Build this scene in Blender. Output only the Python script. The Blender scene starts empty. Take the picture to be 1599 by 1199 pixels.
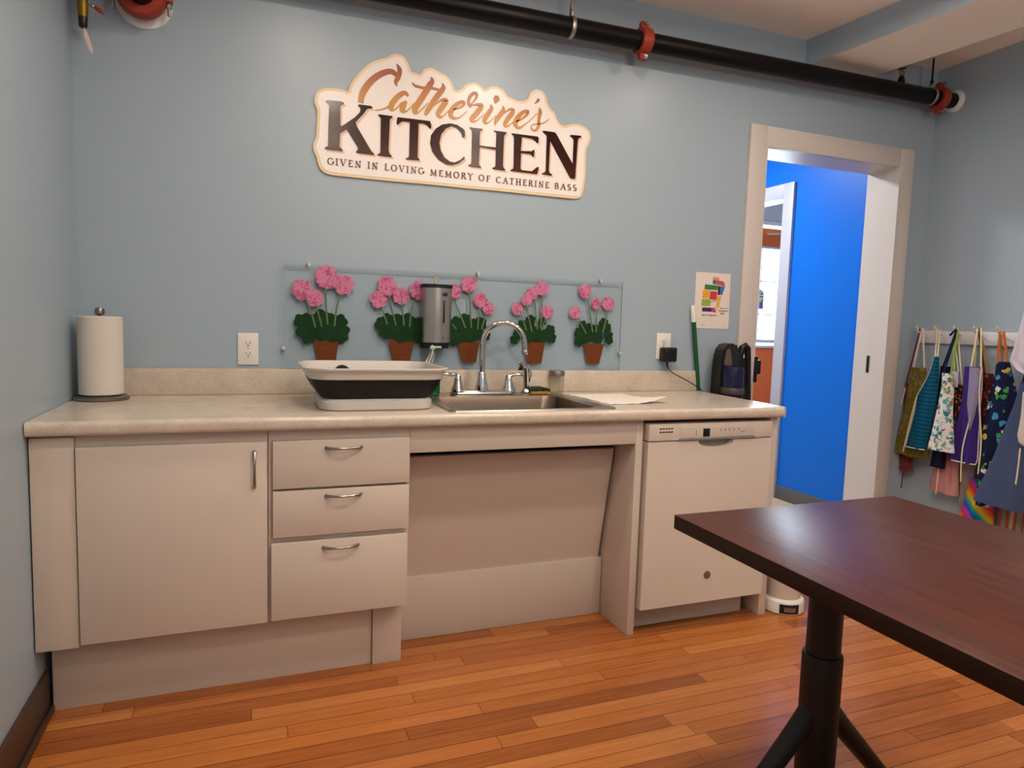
import bpy, bmesh, math, random
from mathutils import Matrix, Vector
random.seed(7)
scn = bpy.context.scene
col = scn.collection

# ---------------------------------------------------------------- camera
def rot(ax, a): return Matrix.Rotation(a, 4, ax)
cam_data = bpy.data.cameras.new('camera'); cam = bpy.data.objects.new('camera', cam_data); col.objects.link(cam)
cam.matrix_world = Matrix.Translation((0.566, -2.733, 1.165)) @ rot('Z', -0.368) @ rot('X', 1.480) @ rot('Z', 0.031)
cam_data.sensor_fit = 'HORIZONTAL'; cam_data.sensor_width = 36.0
cam_data.lens = 36.0 * 1050.6 / 1599.0
cam_data.clip_start = 0.02
scn.camera = cam

# ---------------------------------------------------------------- world, exposure, lights
vs = scn.view_settings
vs.view_transform = 'Standard'; vs.look = 'None'; vs.gamma = 1.0; vs.exposure = 0.0; vs.use_curve_mapping = False
world = bpy.data.worlds.new('daylight'); scn.world = world; world.use_nodes = True
bg = world.node_tree.nodes['Background']; bg.inputs[0].default_value = (0.86, 0.93, 1.0, 1); bg.inputs[1].default_value = 5.0

def area(name, loc, size, power, color, direction=(0, 0, -1), size_y=None, spread=180):
    l = bpy.data.lights.new(name, 'AREA'); l.energy = power; l.color = color
    l.shape = 'RECTANGLE' if size_y else 'DISK'; l.size = size
    if size_y: l.size_y = size_y
    l.spread = math.radians(spread)
    o = bpy.data.objects.new(name, l); col.objects.link(o); o.location = loc
    o.rotation_euler = Vector(direction).to_track_quat('-Z', 'Y').to_euler()
    return o
WARM = (1.0, 0.845, 0.70)
for lx, ly, lw in ((0.78, -0.98, 6.0), (1.73, -0.92, 9.0), (2.70, -0.92, 6.5),      # three rows of small ceiling lamps
                   (1.00, -1.80, 11.0), (2.00, -1.75, 10.5), (1.10, -2.80, 9.0), (2.30, -2.90, 10.5)):
    area('ceiling_lamp_light', (lx, ly, 2.545), 0.14, lw, WARM)
area('added_ceiling_fill', (2.0, -4.4, 1.75), 0.5, 60, (1.0, 0.88, 0.77), (0, 0.15, 1))  # unseen fill without a fixture, added behind the camera to brighten the ceiling
for ploc, pdir, sx_, sy_ in (((-0.16, -4.3, 1.5), (1, 0, 0), 0.8, 0.9), ((4.72, 1.93, 1.44), (0, -1, 0), 0.8, 0.9)):     # portals steer the sky light through the panes
    area('sky_portal', ploc, sx_, 1.0, (1, 1, 1), pdir, sy_).data.cycles.is_portal = True
area('hall_lamp_light', (3.0, 1.2, 2.54), 0.4, 45, (0.93, 0.95, 1.0))
area('street_daylight', (4.60, 2.25, 1.6), 0.9, 105, (0.86, 0.93, 1.0), (0, -1, -0.1), 1.6)

# ---------------------------------------------------------------- materials
def lin(c):
    if isinstance(c, str):
        c = [int(c[i:i + 2], 16) / 255 for i in (0, 2, 4)]
    return tuple((v / 12.92 if v <= 0.04045 else ((v + 0.055) / 1.055) ** 2.4) for v in c) + (1.0,)
MATS = {}
class NT:
    def __init__(s, name):
        s.m = bpy.data.materials.new(name); s.m.use_nodes = True
        s.t = s.m.node_tree; s.b = s.t.nodes['Principled BSDF']; s.out = s.t.nodes['Material Output']
    def n(s, typ, **k):
        nd = s.t.nodes.new(typ)
        for a, v in k.items():
            if a.startswith('i_'): nd.inputs[a[2:].replace('_', ' ')].default_value = v
            else: setattr(nd, a, v)
        return nd
    def l(s, a, ao, b, bi): s.t.links.new(a.outputs[ao], b.inputs[bi])
    def coords(s, scale=(1, 1, 1), kind='Object'):
        tc = s.n('ShaderNodeTexCoord'); mp = s.n('ShaderNodeMapping'); mp.inputs['Scale'].default_value = scale
        s.l(tc, kind, mp, 'Vector'); return mp
    def ramp(s, stops, interp='LINEAR'):
        r = s.n('ShaderNodeValToRGB'); cr = r.color_ramp; cr.interpolation = interp
        while len(cr.elements) < len(stops): cr.elements.new(0.5)
        for e, (p, c) in zip(cr.elements, stops): e.position = p; e.color = lin(c)
        return r
def mat(name, color, rough=0.5, metal=0.0, spec=0.5, var=0.0, scale=20.0, stretch=(1, 1, 1), bump=0.0, bscale=200.0, coat=0.0, trans=0.0, ior=1.45, alpha=1.0):
    if name in MATS: return MATS[name]
    k = NT(name); b = k.b
    b.inputs['Base Color'].default_value = lin(color); b.inputs['Roughness'].default_value = rough
    b.inputs['Metallic'].default_value = metal; b.inputs['Specular IOR Level'].default_value = spec
    b.inputs['Coat Weight'].default_value = coat; b.inputs['Transmission Weight'].default_value = trans
    b.inputs['IOR'].default_value = ior; b.inputs['Alpha'].default_value = alpha
    mp = k.coords(stretch)
    nz = k.n('ShaderNodeTexNoise', i_Scale=scale, i_Detail=4.0); k.l(mp, 'Vector', nz, 'Vector')
    if var > 0:
        c = lin(color)
        mx = k.n('ShaderNodeMix', data_type='RGBA')
        mx.inputs['A'].default_value = tuple(min(1, v * (1 - var)) for v in c[:3]) + (1,)
        mx.inputs['B'].default_value = tuple(min(1, v * (1 + var)) for v in c[:3]) + (1,)
        k.l(nz, 'Fac', mx, 'Factor'); k.l(mx, 'Result', b, 'Base Color')
    else:
        # faint wear in the gloss keeps every surface procedural
        mr = k.n('ShaderNodeMapRange'); mr.inputs['To Min'].default_value = max(0.02, rough - 0.03); mr.inputs['To Max'].default_value = min(1, rough + 0.03)
        k.l(nz, 'Fac', mr, 'Value'); k.l(mr, 'Result', b, 'Roughness')
    if bump > 0:
        n2 = k.n('ShaderNodeTexNoise', i_Scale=bscale, i_Detail=3.0); k.l(mp, 'Vector', n2, 'Vector')
        bp = k.n('ShaderNodeBump', i_Strength=bump, i_Distance=0.002); k.l(n2, 'Fac', bp, 'Height'); k.l(bp, 'Normal', b, 'Normal')
    MATS[name] = k.m; return k.m

def plank_mat(name, width, length, tones, rough, along='x', gap='3a1c0c', spec=0.5):
    k = NT(name); b = k.b
    tc = k.n('ShaderNodeTexCoord'); sp = k.n('ShaderNodeSeparateXYZ'); k.l(tc, 'Object', sp, 'Vector')
    u, v = ('X', 'Y') if along == 'x' else ('Y', 'X')
    def math_(op, a, bb=None, link=None):
        m = k.n('ShaderNodeMath', operation=op)
        if isinstance(a, tuple): k.l(a[0], a[1], m, 0)
        else: m.inputs[0].default_value = a
        if bb is not None:
            if isinstance(bb, tuple): k.l(bb[0], bb[1], m, 1)
            else: m.inputs[1].default_value = bb
        return (m, 'Value')
    row_f = math_('DIVIDE', (sp, v), width); row = math_('FLOOR', row_f)
    wn = k.n('ShaderNodeTexWhiteNoise', noise_dimensions='1D'); k.l(row[0], row[1], wn, 'W')
    off = math_('MULTIPLY', (wn, 'Value'), 7.3)
    cu = math_('ADD', math_('DIVIDE', (sp, u), length), off); cell = math_('FLOOR', cu)
    cmb = k.n('ShaderNodeCombineXYZ'); k.l(row[0], row[1], cmb, 'X'); k.l(cell[0], cell[1], cmb, 'Y')
    w2 = k.n('ShaderNodeTexWhiteNoise', noise_dimensions='3D'); k.l(cmb, 'Vector', w2, 'Vector')
    mp = k.n('ShaderNodeMapping'); mp.inputs['Scale'].default_value = (1.5, 30, 1) if along == 'x' else (30, 1.5, 1)
    addv = k.n('ShaderNodeVectorMath', operation='ADD'); k.l(tc, 'Object', addv, 0); k.l(w2, 'Color', addv, 1); k.l(addv, 'Vector', mp, 'Vector')
    gr = k.n('ShaderNodeTexNoise', i_Scale=3.0, i_Detail=6.0, i_Roughness=0.62, i_Distortion=0.6); k.l(mp, 'Vector', gr, 'Vector')
    mixv = math_('ADD', math_('MULTIPLY', (w2, 'Value'), 0.42), math_('MULTIPLY', (gr, 'Fac'), 0.62))
    rp = k.ramp(tones); k.l(mixv[0], mixv[1], rp, 'Fac')
    fr = math_('FRACT', row_f); fr2 = math_('ABSOLUTE', math_('SUBTRACT', fr, 0.5)); g1 = math_('GREATER_THAN', fr2, 0.478)
    fc = math_('FRACT', cu); fc2 = math_('ABSOLUTE', math_('SUBTRACT', fc, 0.5)); g2 = math_('GREATER_THAN', fc2, 0.5 - 0.0011 / length)
    g = math_('MAXIMUM', g1, g2)
    g = math_('MULTIPLY', g, 0.75)
    mx = k.n('ShaderNodeMix', data_type='RGBA'); k.l(g[0], g[1], mx, 'Factor'); k.l(rp, 'Color', mx, 'A'); mx.inputs['B'].default_value = lin(gap)
    k.l(mx, 'Result', b, 'Base Color'); b.inputs['Roughness'].default_value = rough; b.inputs['Specular IOR Level'].default_value = spec
    bp = k.n('ShaderNodeBump', i_Strength=0.25, i_Distance=0.001); k.l(gr, 'Fac', bp, 'Height'); k.l(bp, 'Normal', b, 'Normal')
    return k.m

def stripe_mat(name, stops, scale, axis='Z', rough=0.85, distort=0.0, rotx=0.0):
    k = NT(name)
    tc = k.n('ShaderNodeTexCoord'); mp = k.n('ShaderNodeMapping'); k.l(tc, 'Object', mp, 'Vector'); mp.inputs['Rotation'].default_value = (rotx, 0, 0)
    w = k.n('ShaderNodeTexWave', wave_type='BANDS', bands_direction=axis, wave_profile='SAW' if len(stops) > 2 else 'SIN', i_Scale=scale, i_Distortion=distort, i_Detail=1.0)
    k.l(mp, 'Vector', w, 'Vector'); r = k.ramp(stops); k.l(w, 'Fac', r, 'Fac'); k.l(r, 'Color', k.b, 'Base Color')
    k.b.inputs['Roughness'].default_value = rough; k.b.inputs['Specular IOR Level'].default_value = 0.15
    return k.m
def patch_mat(name, base, blobs, scale, thresh=0.33, rough=0.85, noise=0.35, stretch=(1, 1, 1)):
    """printed cotton: coloured voronoi patches scattered over a base cloth"""
    k = NT(name); mp = k.coords(stretch)
    nz = k.n('ShaderNodeTexNoise', i_Scale=scale * 1.3, i_Detail=2.0); k.l(mp, 'Vector', nz, 'Vector')
    va = k.n('ShaderNodeVectorMath', operation='MULTIPLY_ADD'); k.l(nz, 'Color', va, 0); va.inputs[1].default_value = (noise / scale * 2,) * 3; k.l(mp, 'Vector', va, 2)
    vo = k.n('ShaderNodeTexVoronoi', i_Scale=scale); k.l(va, 'Vector', vo, 'Vector')
    sp = k.n('ShaderNodeSeparateColor'); k.l(vo, 'Color', sp, 'Color')
    n = len(blobs); r = k.ramp([(i / n, c) for i, c in enumerate(blobs)], 'CONSTANT'); k.l(sp, 'Red', r, 'Fac')
    lt = k.n('ShaderNodeMath', operation='LESS_THAN'); k.l(vo, 'Distance', lt, 0); lt.inputs[1].default_value = thresh
    mx = k.n('ShaderNodeMix', data_type='RGBA'); k.l(lt, 'Value', mx, 'Factor'); mx.inputs['A'].default_value = lin(base); k.l(r, 'Color', mx, 'B')
    k.l(mx, 'Result', k.b, 'Base Color'); k.b.inputs['Roughness'].default_value = rough; k.b.inputs['Specular IOR Level'].default_value = 0.15
    return k.m
def zgrad_mat(name, z0, z1, stops, rough=0.5, spec=0.5):
    """printed ink that runs from one colour to another up the sign"""
    k = NT(name); tc = k.n('ShaderNodeTexCoord'); sp = k.n('ShaderNodeSeparateXYZ'); k.l(tc, 'Object', sp, 'Vector')
    # the lettering drops to the right no more than the baseline, so height alone drives the ink
    mr = k.n('ShaderNodeMapRange'); mr.inputs['From Min'].default_value = z0; mr.inputs['From Max'].default_value = z1
    k.l(sp, 'Z', mr, 'Value'); r = k.ramp(stops); k.l(mr, 'Result', r, 'Fac'); k.l(r, 'Color', k.b, 'Base Color')
    k.b.inputs['Roughness'].default_value = rough; k.b.inputs['Specular IOR Level'].default_value = spec
    return k.m
def clear_mat(name, tint='ffffff', gloss=0.08, rough=0.03, opacity=0.0, body='ffffff', sheen=0.9):
    """thin clear plastic or glass: see-through with a fresnel sheen"""
    k = NT(name); k.t.nodes.remove(k.b)
    tr = k.n('ShaderNodeBsdfTransparent'); tr.inputs['Color'].default_value = lin(tint)
    gl = k.n('ShaderNodeBsdfGlossy'); gl.inputs['Roughness'].default_value = rough
    lw = k.n('ShaderNodeLayerWeight', i_Blend=0.12)
    ad = k.n('ShaderNodeMath', operation='MULTIPLY_ADD'); k.l(lw, 'Fresnel', ad, 0); ad.inputs[1].default_value = sheen; ad.inputs[2].default_value = gloss * 0.3
    mx = k.n('ShaderNodeMixShader'); k.l(ad, 'Value', mx, 'Fac'); k.l(tr, 'BSDF', mx, 1); k.l(gl, 'BSDF', mx, 2)
    last = mx
    if opacity > 0:
        df = k.n('ShaderNodeBsdfDiffuse'); df.inputs['Color'].default_value = lin(body)
        nz = k.n('ShaderNodeTexNoise', i_Scale=40.0); mr = k.n('ShaderNodeMapRange'); mr.inputs['To Min'].default_value = opacity * 0.6; mr.inputs['To Max'].default_value = opacity * 1.4
        k.l(nz, 'Fac', mr, 'Value')
        m2 = k.n('ShaderNodeMixShader'); k.l(mr, 'Result', m2, 'Fac'); k.l(mx, 'Shader', m2, 1); k.l(df, 'BSDF', m2, 2); last = m2
    k.l(last, 'Shader', k.out, 'Surface')
    return k.m

# ---------------------------------------------------------------- mesh helpers
class MB:
    """collects shapes; build() links them as ONE mesh object"""
    def __init__(s): s.bm = bmesh.new()
    def box(s, x0, x1, y0, y1, z0, z1, bev=0.0, seg=2, mi=0):
        t = bmesh.new()
        bmesh.ops.create_cube(t, size=1.0, matrix=Matrix.Translation(((x0 + x1) / 2, (y0 + y1) / 2, (z0 + z1) / 2)) @ Matrix.Diagonal((abs(x1 - x0), abs(y1 - y0), abs(z1 - z0), 1)))
        if bev > 0: bmesh.ops.bevel(t, geom=t.edges[:], offset=bev, segments=seg, affect='EDGES', profile=0.5, clamp_overlap=True)
        return s.add(t, mi)
    def add(s, t, mi=0, mtx=None):
        if mtx is not None: t.transform(mtx)
        for f in t.faces: f.material_index = mi
        me = bpy.data.meshes.new('tmp'); t.to_mesh(me); t.free(); s.bm.from_mesh(me); bpy.data.meshes.remove(me); return s
    def prism(s, pts, axis, a, b, bev=0.0, mi=0):
        """polygon in the plane across `axis`, extruded from a to b"""
        t = bmesh.new()
        def P(p, d): return {'x': (d, p[0], p[1]), 'y': (p[0], d, p[1]), 'z': (p[0], p[1], d)}[axis]
        vs = [t.verts.new(P(p, a)) for p in pts]; f = t.faces.new(vs)
        r = bmesh.ops.extrude_face_region(t, geom=[f]); nv = [v for v in r['geom'] if isinstance(v, bmesh.types.BMVert)]
        d = b - a; bmesh.ops.translate(t, verts=nv, vec={'x': (d, 0, 0), 'y': (0, d, 0), 'z': (0, 0, d)}[axis])
        bmesh.ops.recalc_face_normals(t, faces=t.faces[:])
        if bev > 0: bmesh.ops.bevel(t, geom=t.edges[:], offset=bev, segments=2, affect='EDGES', clamp_overlap=True)
        return s.add(t, mi)
    def lathe(s, prof, center=(0, 0, 0), seg=32, axis='z', mi=0, caps=True):
        """prof: list of (radius, height)"""
        t = bmesh.new(); rings = []
        for r, h in prof:
            rings.append([t.verts.new((max(r, 1e-5) * math.cos(2 * math.pi * i / seg), max(r, 1e-5) * math.sin(2 * math.pi * i / seg), h)) for i in range(seg)])
        for a, b in zip(rings, rings[1:]):
            for i in range(seg): t.faces.new((a[i], a[(i + 1) % seg], b[(i + 1) % seg], b[i]))
        if caps: t.faces.new(rings[0][::-1]); t.faces.new(rings[-1])
        bmesh.ops.recalc_face_normals(t, faces=t.faces[:])
        m = {'z': Matrix.Identity(4), 'x': rot('Y', math.pi / 2), 'y': rot('X', -math.pi / 2)}[axis]
        return s.add(t, mi, Matrix.Translation(center) @ m)
    def tube(s, pts, r, seg=12, mi=0, flat=1.0, up=None):
        """swept tube; r may be a list; flat<1 squashes it into a ribbon"""
        pts = [Vector(p) for p in pts]; n = len(pts); rs = r if isinstance(r, (list, tuple)) else [r] * n
        t = bmesh.new(); rings = []; prev = None
        for i, p in enumerate(pts):
            d = (pts[min(i + 1, n - 1)] - pts[max(i - 1, 0)]).normalized()
            if prev is None:
                a = Vector(up) if up else (Vector((0, 0, 1)) if abs(d.z) < 0.9 else Vector((1, 0, 0)))
                prev = (a - d * a.dot(d)).normalized()
            else: prev = (prev - d * prev.dot(d)).normalized()
            bn = d.cross(prev)
            rings.append([t.verts.new(p + (prev * math.cos(2 * math.pi * k / seg) * flat + bn * math.sin(2 * math.pi * k / seg)) * rs[i]) for k in range(seg)])
        for a, b in zip(rings, rings[1:]):
            for i in range(seg): t.faces.new((a[i], a[(i + 1) % seg], b[(i + 1) % seg], b[i]))
        t.faces.new(rings[0][::-1]); t.faces.new(rings[-1]); bmesh.ops.recalc_face_normals(t, faces=t.faces[:])
        return s.add(t, mi)
    def loft(s, rings, mi=0, cap0=True, cap1=True):
        t = bmesh.new(); R = [[t.verts.new(p) for p in r] for r in rings]; n = len(R[0])
        for a, b in zip(R, R[1:]):
            for i in range(n): t.faces.new((a[i], a[(i + 1) % n], b[(i + 1) % n], b[i]))
        if cap0: t.faces.new(R[0][::-1])
        if cap1: t.faces.new(R[-1])
        bmesh.ops.recalc_face_normals(t, faces=t.faces[:]); return s.add(t, mi)
    def sphere(s, c, r, sc=(1, 1, 1), u=20, v=12, mi=0):
        t = bmesh.new(); bmesh.ops.create_uvsphere(t, u_segments=u, v_segments=v, radius=r, matrix=Matrix.Translation(c) @ Matrix.Diagonal((*sc, 1))); return s.add(t, mi)
    def build(s, name, m, parent=None, loc=None, angle=35):
        me = bpy.data.meshes.new(name); s.bm.to_mesh(me); s.bm.free()
        for p in me.polygons: p.use_smooth = True
        me.set_sharp_from_angle(angle=math.radians(angle))
        for mm in (m if isinstance(m, (list, tuple)) else [m]): me.materials.append(mm)
        o = bpy.data.objects.new(name, me); col.objects.link(o)
        if parent is not None:
            o.parent = parent
            w = Vector((0, 0, 0)); q = parent
            while q is not None: w += q.location; q = q.parent
            if me.vertices: me.transform(Matrix.Translation(-w))
        elif loc is not None:
            me.transform(Matrix.Translation(-Vector(loc))); o.location = loc
        return o
def rrect(hx, hy, z, r, cx=0, cy=0, n=8):
    out = []
    for q, (sx, sy) in enumerate(((1, 1), (-1, 1), (-1, -1), (1, -1))):
        for i in range(n + 1):
            a = math.pi / 2 * (q + i / n)
            out.append((cx + sx * (hx - r) + r * math.cos(a), cy + sy * (hy - r) + r * math.sin(a), z))
    return out
def thing(name, label, cat, loc, group=None):
    o = bpy.data.objects.new(name, None); col.objects.link(o); o.location = loc; o.empty_display_size = 0.05
    o['label'] = label; o['category'] = cat
    if group: o['group'] = group
    return o
def tag(o, label, cat, group=None):
    o['label'] = label; o['category'] = cat
    if group: o['group'] = group
    return o
def struct(mb, name, m, label=None):
    o = mb.build(name, m); o['kind'] = 'structure'
    if label: o['label'] = label
    return o
def ribbon(pts):
    """outline of a brush stroke given (u, v, width) points on a plane"""
    P = []
    n = len(pts)
    # subdivide with catmull-rom
    for i in range(n - 1):
        p0, p1, p2, p3 = pts[max(i - 1, 0)], pts[i], pts[i + 1], pts[min(i + 2, n - 1)]
        for k in range(6):
            t = k / 6
            P.append(tuple(0.5 * (2 * b + (c - a) * t + (2 * a - 5 * b + 4 * c - d) * t * t + (3 * b - a - 3 * c + d) * t ** 3) for a, b, c, d in zip(p0, p1, p2, p3)))
    P.append(pts[-1]); L = []; R = []
    for i, (x, z, w) in enumerate(P):
        a = P[max(i - 1, 0)]; b = P[min(i + 1, len(P) - 1)]; dx, dz = b[0] - a[0], b[1] - a[1]; d = math.hypot(dx, dz) or 1
        nx, nz = -dz / d, dx / d; w = max(w, 0.0006) / 2
        L.append((x + nx * w, z + nz * w)); R.append((x - nx * w, z - nz * w))
    return L, R
_rk = [0]
def ribbon_y(mb, pts, y0, y1, mi=0):
    """brush stroke lying on a wall (x-z plane), y0 front, y1 back"""
    _rk[0] = (_rk[0] + 1) % 40; y0 -= _rk[0] * 0.00003      # crossing strokes never share a plane
    L, R = ribbon(pts)
    mb.loft([[(l[0], y0, l[1]), (r[0], y0, r[1]), (r[0], y1, r[1]), (l[0], y1, l[1])] for l, r in zip(L, R)], mi)

# ---------------------------------------------------------------- outlines traced in image pixels, given as metres on their own planes
# LETTERS, BOARD, STROKES, WORDS: (x, z) on the sign; PLANTS: (x, z) on the painted panel; APRONS, HOOKS: (y, z) along the right wall
LETTERS = {'K':[(0.8241,1.9786),(0.8276,1.9827),(0.8417,1.9835),(0.8821,1.9845),(0.8916,1.9812),(0.8905,1.9751),(0.8821,1.9727),(0.8786,1.9663),(0.8791,1.8976),(0.8828,1.8921),(0.933,1.9333),(0.9522,1.9551),(0.9545,1.9673),(0.952,1.9718),(0.9459,1.9757),(0.9447,1.9803),(0.9495,1.9834),(0.9935,1.9836),(1.0005,1.9785),(0.9973,1.9745),(0.9911,1.9748),(0.9789,1.9707),(0.9669,1.9523),(0.9356,1.9145),(0.9406,1.8998),(0.9955,1.816),(1.008,1.8053),(1.0068,1.7998),(0.9404,1.8004),(0.9379,1.8056),(0.9463,1.8139),(0.945,1.8222),(0.902,1.8841),(0.8782,1.8656),(0.8762,1.8164),(0.8882,1.8058),(0.8859,1.7996),(0.8228,1.8005),(0.822,1.8063),(0.8333,1.8136),(0.8351,1.9039),(0.8372,1.9629),(0.8336,1.9706),(0.8253,1.9741)],'I':[(1.0223,1.955),(1.0285,1.957),(1.0773,1.9571),(1.0786,1.9516),(1.0686,1.9442),(1.0675,1.9343),(1.0641,1.8241),(1.068,1.8123),(1.077,1.8047),(1.0753,1.7994),(1.0218,1.8001),(1.0205,1.8043),(1.0316,1.8105),(1.0322,1.8204),(1.0325,1.93),(1.0324,1.9418),(1.0298,1.9463),(1.0223,1.9514)],'T':[(1.0973,1.9555),(1.147,1.957),(1.2287,1.958),(1.2343,1.9416),(1.2332,1.9302),(1.228,1.9288),(1.2173,1.9394),(1.2028,1.9449),(1.1821,1.9427),(1.1805,1.8153),(1.182,1.8092),(1.1891,1.8043),(1.1886,1.7997),(1.1338,1.7975),(1.1329,1.8019),(1.1424,1.8059),(1.1462,1.8113),(1.1472,1.9426),(1.1344,1.9433),(1.1165,1.9422),(1.1065,1.9347),(1.1015,1.928),(1.0952,1.9271),(1.0943,1.9356)],'C':[(1.3736,1.9394),(1.3756,1.9167),(1.3703,1.911),(1.3648,1.9129),(1.359,1.9274),(1.3395,1.9452),(1.3179,1.9499),(1.2941,1.9368),(1.2759,1.9119),(1.2687,1.8783),(1.2747,1.8488),(1.2913,1.8229),(1.3158,1.8092),(1.3347,1.8088),(1.3562,1.8201),(1.3722,1.836),(1.3772,1.8327),(1.3752,1.8248),(1.3511,1.8055),(1.3242,1.7956),(1.2972,1.797),(1.2648,1.8123),(1.2404,1.8397),(1.2305,1.8712),(1.2338,1.9041),(1.2517,1.9313),(1.2777,1.951),(1.3123,1.9605),(1.3419,1.9581),(1.3666,1.9461)],'H':[(1.3937,1.9552),(1.4489,1.9567),(1.4518,1.9524),(1.4409,1.9454),(1.4385,1.9323),(1.4383,1.8886),(1.5098,1.8889),(1.5105,1.9413),(1.5094,1.9489),(1.4994,1.9516),(1.4999,1.956),(1.5078,1.956),(1.5546,1.956),(1.5573,1.9524),(1.5478,1.9447),(1.5447,1.9352),(1.5433,1.8176),(1.5464,1.8101),(1.5552,1.8032),(1.5525,1.799),(1.4983,1.7997),(1.4976,1.8048),(1.5079,1.8098),(1.5106,1.8167),(1.5101,1.8791),(1.4399,1.8811),(1.4375,1.8189),(1.4391,1.8088),(1.4477,1.8033),(1.4464,1.7987),(1.3937,1.7999),(1.3922,1.8041),(1.4031,1.81),(1.4055,1.8205),(1.4052,1.9383),(1.4022,1.9469),(1.3952,1.9511)],'E':[(1.5787,1.9551),(1.6954,1.9561),(1.7015,1.9521),(1.7008,1.9308),(1.6949,1.9279),(1.6857,1.9369),(1.6693,1.9441),(1.6253,1.9453),(1.6215,1.8882),(1.6711,1.8922),(1.6783,1.8989),(1.6842,1.8996),(1.6823,1.8707),(1.6764,1.87),(1.6687,1.8792),(1.6233,1.8792),(1.6225,1.8158),(1.6286,1.8098),(1.6741,1.8094),(1.7,1.8308),(1.7076,1.829),(1.6997,1.8001),(1.5795,1.8006),(1.5774,1.8043),(1.5893,1.8108),(1.5913,1.8203),(1.5895,1.9356),(1.5871,1.9457),(1.5783,1.9498)],'N':[(1.7196,1.9835),(1.775,1.9839),(1.7828,1.9782),(1.8657,1.8612),(1.866,1.9617),(1.8626,1.9693),(1.85,1.9745),(1.8506,1.9827),(1.9006,1.9849),(1.9025,1.9784),(1.8903,1.9728),(1.8861,1.9614),(1.8807,1.8028),(1.8777,1.7992),(1.8607,1.798),(1.8543,1.8028),(1.7555,1.9454),(1.7537,1.8219),(1.7577,1.8116),(1.77,1.8061),(1.7687,1.8006),(1.722,1.8024),(1.7212,1.8064),(1.7337,1.8104),(1.7393,1.8204),(1.7383,1.962),(1.7351,1.9682),(1.7214,1.9758)]}
BOARD = [(0.7929,1.8981),(0.7951,1.9406),(0.7833,1.9623),(0.7821,1.9808),(0.7878,2.0026),(0.804,2.019),(0.8274,2.0283),(0.8627,2.0312),(0.8912,2.0296),(0.9081,2.0226),(0.9103,2.0419),(0.9221,2.0673),(0.9435,2.0966),(0.9699,2.1268),(0.994,2.1497),(1.0307,2.1664),(1.0553,2.1752),(1.0701,2.1884),(1.0925,2.1957),(1.1152,2.1922),(1.1306,2.1791),(1.1438,2.1521),(1.1477,2.1369),(1.1695,2.1343),(1.1876,2.1298),(1.195,2.148),(1.2103,2.1602),(1.231,2.166),(1.2494,2.1591),(1.2733,2.1505),(1.2946,2.1439),(1.3137,2.127),(1.325,2.0987),(1.3333,2.09),(1.36,2.1014),(1.3704,2.118),(1.3918,2.1313),(1.4135,2.1359),(1.4385,2.1283),(1.4556,2.1105),(1.4718,2.1256),(1.4967,2.1345),(1.519,2.1327),(1.5419,2.1233),(1.5568,2.0998),(1.5769,2.0975),(1.6059,2.0887),(1.6346,2.0954),(1.6488,2.1052),(1.6539,2.1268),(1.6707,2.1449),(1.691,2.1519),(1.7148,2.1462),(1.7303,2.1301),(1.7373,2.1021),(1.7501,2.0801),(1.7747,2.065),(1.7849,2.0371),(1.807,2.0159),(1.8252,2.017),(1.8462,2.0264),(1.8767,2.0331),(1.911,2.0295),(1.9399,2.0142),(1.9486,1.9964),(1.9509,1.9803),(1.9427,1.9547),(1.931,1.9342),(1.9302,1.8848),(1.9326,1.8302),(1.9286,1.7802),(1.921,1.7408),(1.9123,1.7234),(1.8908,1.7145),(1.8441,1.7143),(1.6776,1.7135),(1.5035,1.7139),(1.3919,1.7108),(1.2563,1.7114),(1.0998,1.7082),(1.0117,1.7078),(0.889,1.7072),(0.8292,1.7082),(0.8055,1.7247),(0.796,1.7475),(0.7912,1.7706),(0.7817,1.7861),(0.7782,1.8069),(0.7816,1.8239),(0.7908,1.8415)]
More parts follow.
